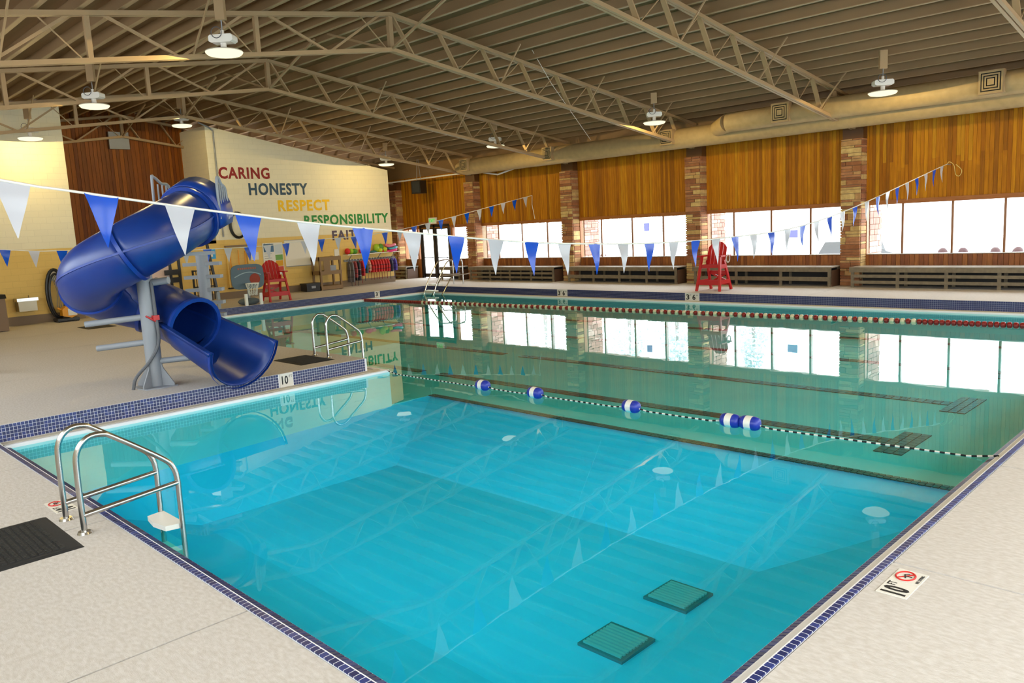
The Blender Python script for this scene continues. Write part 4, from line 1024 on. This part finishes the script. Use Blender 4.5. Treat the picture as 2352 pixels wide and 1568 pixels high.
# black stand with silver bent foot on the far deck
t = thing('folding_stand', 'tall black post with silver bent tube foot behind the slide', 'stand', (-26.95, 12.2, 0))
MB().cyl((0, 0, .55), (-.25, -.15, 2.75), .055, 8).build('post', M_blackp, t)
MB().tube(catmull([(-.9, -.3, .25), (-.4, -.1, .25), (-.05, 0, .35), (0, 0, .6)], 6), .04, 8).build('bent_tube', M_chrome, t, True)
MB().box(-.06, .06, -.05, .05, 0, .6).build('foot', M_grey, t)
t = thing('towel_rack', 'black barred rack standing behind the slide ladder', 'rack', (-29.8, 13.0, 0), R(90))
for x in (-.4, .4): MB().box(x - .03, x + .03, -.03, .03, 0, 1.3).build('upright', M_blackp, t)
for z in (.1, .65, 1.27): MB().box(-.4, .4, -.03, .03, z - .025, z + .025).build('rail', M_blackp, t)
for k in range(5): MB().box(-.28 + k * .14 - .012, -.28 + k * .14 + .012, -.012, .012, .1, 1.25).build('bar', M_blackp, t)
# glass door behind the slide
d2 = struct('door_2', 'black framed glass door behind the slide')
for y in (11.3, 12.2, 12.55): MB().box(XW, XW + .05, y - .05, y + .05, 0, 2.15).build('door_frame', M_blackp, d2)
MB().box(XW, XW + .05, 11.3, 12.55, 2.08, 2.18).build('door_frame', M_blackp, d2)
MB().box(XW + .005, XW + .012, 11.3, 12.2, .1, 2.08).build('pane', mat('door_pane', lin(214, 190, 184), 0.2), d2)
for z in (.85, 1.15): MB().box(XW + .05, XW + .12, 11.95, 12.5, z, z + .2).build('push_plate', M_blackp, d2)
# brown shelf unit and black crate
t = thing('shelf_unit', 'brown wooden shelf unit against the wall, right of the whiteboard', 'shelf', (-30.35, 18.75, 0), R(90))
M_bw = mat('brown_plywood', lin(132, 104, 70), 0.6)
for x in (-.5, .5):
    for y in (-.3, .3): MB().box(x - .04, x + .04, y - .04, y + .04, 0, 1.45).build('post', M_bw, t)
for z in (.1, .75, 1.35): MB().box(-.54, .54, -.36, .36, z - .08, z + .08).build('shelf_board', M_bw, t)
MB().box(-.36, -.04, -.38, -.36, .83, 1.27).build('back_board', M_bw, t)
tag(MB().box(-.2, .25, -.15, .15, 0, .22).build('storage_bin', M_grey), 'small grey bin on the middle shelf of the brown unit', 'bin').location = (-30.3, 18.9, .83)
t = thing('black_crate', 'black plastic crate on the floor beside the brown shelf unit', 'crate', (-30.3, 17.85, 0), R(90))
MB().box(-.32, .32, -.25, .25, .02, .32).build('tub', M_blackp, t); MB().box(-.35, .35, -.28, .28, .30, .36).build('rim', M_blackp, t); MB().box(-.1, .1, -.27, -.25, .14, .24).build('handle', M_grey, t)
# toy shelf, toys, rack of life jackets
t = thing('toy_shelf', 'long white wall shelf holding bright pool toys', 'shelf', (XW, 21.45, 1.42), R(90))
MB().box(-1.45, 1.45, -.38, 0, 0, .03).build('shelf_board', M_whitep, t)
for x in (-1.2, -.4, .4, 1.2): MB().bar((x, -.34, 0), (x, -.02, -.24), .02, .03).build('bracket', M_grey, t)
TOYC = [('red', lin(206, 28, 28)), ('lime green', lin(150, 186, 30)), ('hot pink', lin(220, 40, 120)), ('teal', lin(40, 110, 120)), ('green', lin(70, 140, 40)), ('yellow green', lin(190, 200, 40)), ('pale pink', lin(226, 120, 150)), ('sky blue', lin(80, 170, 200))]
TOYS = [(20.12, 'red', .13, .14, 'left end of the toy shelf'), (20.3, 'lime green', .12, .13, 'second from the left end of the toy shelf'), (20.5, 'green', .14, .12, 'behind the red float at the left of the shelf'), (20.95, 'hot pink', .2, .12, 'standing behind the near blue pennant'), (21.2, 'pale pink', .15, .1, 'left of the lime green balls'), (21.45, 'teal', .3, .05, 'lying flat in the middle of the shelf'), (21.72, 'lime green', .17, .2, 'tall and round above the middle of the shelf'), (21.95, 'green', .14, .2, 'round, right of the tall lime one'), (21.85, 'yellow green', .12, .1, 'small ball at the front middle of the shelf'), (22.12, 'yellow green', .12, .12, 'ball left of the pink ring pile'), (22.0, 'red', .25, .05, 'lying flat under the green balls')]
TD = dict(TOYC)
for i, (y, cn, rx, rz_, where) in enumerate(TOYS):
    t = thing('pool_toy', '%s foam pool toy, %s' % (cn, where), 'pool toy', (XW + .2 + (.08 if i in (8, 9) else 0), y, 1.45), 0, 'pool toys on the wall shelf')
    m_ = mat('toy_' + cn.replace(' ', '_'), TD[cn], 0.5)
    MB().blob((0, 0, rz_), .14, rx, rz_, 12, 7, .05).build('body', m_, t, True)
    MB().tube([(.02, rx * .7 * math.cos(a), rz_ + rz_ * .7 * math.sin(a)) for a in [j * 2 * math.pi / 14 for j in range(14)]], .02, 5, closed=True).build('seam', m_, t, True)
for lb, y, z, cn, rr0 in (('hot pink swim ring lying at the right end of the toy shelf', 22.5, 1.5, 'hot pink', .3), ('pale pink swim ring leaning above the right end of the shelf', 22.5, 1.745, 'pale pink', .24), ('sky blue swim ring on top of the pink ring', 22.6, 1.62, 'sky blue', .22)):
    o = MB().tube([(.16 * math.cos(a), rr0 * math.sin(a), .03 * math.sin(2 * a)) for a in [j * 2 * math.pi / 18 for j in range(18)]], .06, 8, closed=True).build('swim_ring', mat('toy_' + cn.replace(' ', '_'), TD[cn], 0.4), None, True)
    o.location = (XW + .22, y, z); tag(o, lb, 'swim ring', 'swim rings on the toy shelf')
t = thing('coat_rail', 'grey hook rail under the toy shelf', 'rail', (XW, 21.45, 1.12), R(90))
MB().box(-1.45, 1.4, -.06, 0, 0, .1).build('rail_board', M_grey, t)
for k in range(18):
    MB().cyl((-1.35 + k * .158, -.06, .05), (-1.35 + k * .158, -.16, .08), .018, 6).blob((-1.35 + k * .158, -.17, .085), .028, .028, .028, 6, 4).build('hook', M_chrome, t, True)
JK = [(20.2, lin(96, 92, 96), 'charcoal', .95), (20.38, lin(150, 60, 60), 'faded red', .75), (20.55, lin(40, 40, 48), 'black', .9), (20.78, lin(180, 30, 40), 'red', .7), (20.95, lin(50, 90, 104), 'teal', .6), (21.12, lin(210, 150, 130), 'peach', .5)]
JK += [(21.3 + .15 * k, lin(196 - 6 * (k % 3), 26 + 8 * (k % 2), 28), 'red', .58) for k in range(7)] + [(22.38, lin(40, 36, 70), 'navy', .62), (22.62, lin(70, 56, 160), 'purple', .58)]
WHERE = ['leftmost on the hook rail', 'second on the hook rail', 'third on the hook rail', 'fourth on the hook rail', 'left of the peach one on the rail', 'hanging left of the row of red ones'] + ['hanging %s from the left in the red row' % k for k in ('first', 'second', 'third', 'fourth', 'fifth', 'sixth', 'seventh')] + ['between the red row and the purple one', 'at the right end of the hook rail']
def jacket(y, col, cn, ln, where, grp):
    t = thing('life_jacket', '%s life jacket %s' % (cn, where), 'life jacket', (XW + .24, y, 1.14), 0, grp)
    m_ = mat('jacket_%s_%d' % (cn.replace(' ', '_'), int(col[0] * 1000)), col, 0.7)
    pr = [(-.17, -ln), (.17, -ln), (.19, -ln * .55), (.15, -.1), (.07, 0), (.03, -.1), (-.03, -.1), (-.07, 0), (-.15, -.1), (-.19, -ln * .55)]
    mb = MB(); mb.prism(pr, 1, -.042, .042); mb.build('vest', m_, t)
    for z in (-.45, -.75): MB().box(-.185, .185, -.048, .048, z * ln - .012, z * ln + .012).build('strap', M_ink if cn != 'black' else M_grey, t)
    MB().box(-.006, .006, -.048, .048, -ln * .98, -.12).build('zip', M_paper, t)
    MB().box(-.01, .01, -.006, .006, -ln - .35, -ln).build('hanging_strap', mat('strap_' + cn.replace(' ', '_'), tuple(v * .6 for v in col[:3]) + (1,), .7), t)
    t.rotation_euler = (0, 0, R(random.uniform(8, 20)))
for i, (y, col, cn, ln) in enumerate(JK): jacket(y, col, cn, ln, WHERE[i], 'life jackets on the hook rail')

# ---------- far left: hose loop, robot cleaner, drinking fountain, bin
t = thing('pool_vacuum', 'yellow pool cleaner on a black cart with looped hose by the left wall', 'pool cleaner', (XWL + .35, 7.75, 0), R(90))
MB().tube([(.0 + .27 * math.cos(a) - .1, .12, .92 + .78 * math.sin(a)) for a in [j * 2 * math.pi / 28 for j in range(28)]], .055, 8, closed=True).build('hose_loop', M_blackp, t, True)
MB().tube([(.0 + .22 * math.cos(a) - .1, .05, .86 + .7 * math.sin(a)) for a in [j * 2 * math.pi / 28 for j in range(28)]], .04, 8, closed=True).build('hose_loop', M_blackp, t, True)
for k in range(4): MB().tube(catmull([(-.2 + k * .05, .1, 1.5), (-.1 + .03 * k, .02, 1.0), (-.15 + .06 * k, .0, .5), (.0, -.02, .3)], 5), .01, 5).build('cable', M_greyd, t)
bx2 = MB(); bx2.prism([(-.12, .2), (.14, .12), (.32, .2), (.32, .44), (.22, .52), (.0, .5), (-.12, .4)], 1, -.35, -.05); bx2.build('cleaner_body', M_yellow, t)
MB().box(.04, .3, -.365, -.35, .2, .42).build('label_plate', M_paper, t)
MB().cyl((-.1, -.2, .4), (-.22, -.2, .46), .03, 6).build('handle', M_yellow, t)
MB().box(-.3, .35, -.4, .1, .04, .12).build('cart_tray', M_blackp, t)
for x in (-.25, .3):
    for y in (-.36, .06): MB().cyl((x, y - .02, .05), (x, y + .02, .05), .05, 10).build('wheel', M_black, t)
plate('wall_sign', 'pale notice on the wall behind the looped hose', 'notice', M_paper, 7.55, 7.95, 1.35, 1.68, XWL)
t = thing('life_hook', 'red handled pole leaning on the left wall', 'pole', (XWL + .05, 8.2, 0)); MB().cyl((0, 0, 1.3), (0, -.05, 1.85), .05, 8).build('red_sleeve', mat('dark_red', lin(130, 20, 24), .5), t); MB().cyl((.08, .3, 0.3), (0, 0, 1.3), .018, 6).build('shaft', M_grey, t)
t = thing('drinking_fountain', 'steel drinking fountain on the left wall', 'drinking fountain', (XWL, 6.75, .35), R(90))
MB().prism([(-.26, -.4), (.26, -.4), (.26, 0), (-.26, 0)], 2, .1, .42).build('cabinet', mat('brushed_steel', lin(150, 140, 120), 0.35, metal=.8), t)
MB().prism([(-.3, -.46), (.3, -.46), (.32, -.3), (.3, 0), (-.3, 0), (-.32, -.3)], 2, .42, .52).build('basin_top', M_chrome, t)
MB().cyl((.1, -.2, .52), (.08, -.26, .58), .015, 6).build('spout', M_chrome, t)
t = thing('trash_bin', 'brown waste bin with dark lid at the left edge', 'bin', (-27.6, 5.55, 0))
MB().box(-.3, .3, -.3, .3, 0.02, .98).build('bin_body', mat('bin_brown', lin(124, 100, 78), .6), t); MB().prism([(-.33, .98), (.33, .98), (.26, 1.1), (-.26, 1.1)], 1, -.33, .33).build('lid', M_blackp, t)
tag(MB().tube(catmull([(-18.2, 3.05, 0.02), (-18.1, 3.1, .35), (-18.15, 3.12, .6), (-18.3, 3.1, .3), (-18.4, 3.05, .02)], 5), .06, 8).build('clear_bag', mat('pale_plastic', lin(200, 196, 188), .3)), 'pale plastic item on the deck at the left edge', 'bag')

# ================================================================== OUTSIDE
gr = MB().add([(-120, YN + .3, -.25), (80, YN + .3, -.25), (80, 160, .6), (-120, 160, .6)], [(0, 1, 2, 3)]).build('ground_outside', M_snow); tag(gr, 'snow covered ground outside the windows', None, None, 'structure')
MB().add([(XE + .3, -60, -.25), (80, -60, -.25), (80, 160, -.25), (XE + .3, 160, -.25)], [(0, 1, 2, 3)]).add([(-60, -60, -.25), (XE + .3, -60, -.25), (XE + .3, YS - .3, -.25), (-60, YS - .3, -.25)], [(0, 1, 2, 3)]).build('ground_east', M_snow, gr)
M_rock = mat('dark_rock', lin(70, 50, 52), .9)
for i, (x, lb) in enumerate(((-8.96, 'first dark rounded boulder outside the right window'), (-8.32, 'second dark rounded boulder outside the right window'), (-7.35, 'third dark rounded boulder outside the right window'), (-6.7, 'dark rounded boulder outside at the right edge'), (-23.9, 'dark boulder outside left of the lifeguard chair'), (-22.6, 'dark boulder outside the window behind the white pennant'))):
    t = thing('boulder', lb, 'boulder', (x, 30, -.2)); MB().blob((0, 0, .85), .17, .17, .2, 10, 7, .05).build('top_stone', M_rock, t, True); MB().blob((0, 0, .35), .29, .26, .45, 10, 7, .05).build('base_stone', M_rock, t, True)
t = thing('parked_car', 'dark grey parked car outside the window', 'car', (-13.95, 34.9, -.45), R(90))
pr = [(-2.1, .3), (2.1, .3), (2.15, .75), (1.3, .9), (.8, 1.38), (-1.0, 1.42), (-1.7, .95), (-2.15, .85)]
MB().prism(pr, 1, -.85, .85).build('body', mat('car_grey', lin(14, 14, 17), .6), t)
MB().prism([(.72, 1.0), (1.15, .95), (.72, 1.32), (-.9, 1.36), (-1.45, 1.0)], 1, -.87, .87).build('windows', mat('car_glass', lin(8, 8, 10), .5), t)
for x in (-1.35, 1.35):
    for y in (-.8, .8): MB().cyl((x, y - .1, .3), (x, y + .1, .3), .32, 14).build('wheel', M_black, t)
bd = thing('neighbour_building', 'low pale building across the snow', 'building', (-22, 62, 0))
MB().box(-18, 18, 0, 12, 0, 7).build('wall', mat('pale_wall', lin(224, 222, 220), .8), bd)
MB().box(-19, 19, -1, 13, 7, 7.6).build('roof', mat('grey_roof', lin(226, 228, 234), .8), bd)
for k in range(7):
    wv = MB().box(-16 + k * 5 - 1.1, -16 + k * 5 + 1.1, -.06, 0, 1.2, 3.0).build('window', mat('far_window', lin(170, 180, 196), .4), bd)
M_leaf = mat('frosted_foliage', lin(206, 218, 222), .8); M_bark = mat('bark', lin(160, 152, 148), .9)
def tree(label, x, y, h, r_):
    t = thing('tree', label, 'tree', (x, y, -.1), 0, 'trees outside'); rs = random.Random(int(x * 7))
    MB().tube([(0, 0, 0), (.05, 0, h * .4), (0, .05, h * .9)], [.2, .14, .04], 7).build('trunk', M_bark, t)
    mb = MB()
    for i in range(1500):
        z = rs.uniform(.18, 1.0); rad = r_ * (1.05 - z) ** .7 * math.sqrt(rs.random()) + .1; a = rs.uniform(0, 6.283); c = Vector((rad * math.cos(a), rad * math.sin(a), z * h))
        u = Vector((rs.uniform(-1, 1), rs.uniform(-1, 1), rs.uniform(-.6, .6))).normalized() * rs.uniform(.1, .2); v_ = Vector((rs.uniform(-1, 1), rs.uniform(-1, 1), rs.uniform(-.6, .6))).normalized() * .08
        n = len(mb.v); mb.v += [tuple(c - u), tuple(c + v_), tuple(c + u), tuple(c - v_)]; mb.f.append((n, n + 1, n + 2, n + 3))
    tag(mb.build('foliage', M_leaf, t), kind='stuff')
tree('frosted evergreen tree outside the second window bay', -33.5, 36, 6.5, 2.6); tree('frosted evergreen tree outside the middle window bay', -28.5, 38, 6.0, 2.4); tree('frosted evergreen tree left of the notice window', -24.5, 37, 5.5, 2.0); tree('slim frosted tree outside the third bay', -21.5, 40, 6.0, 1.6)
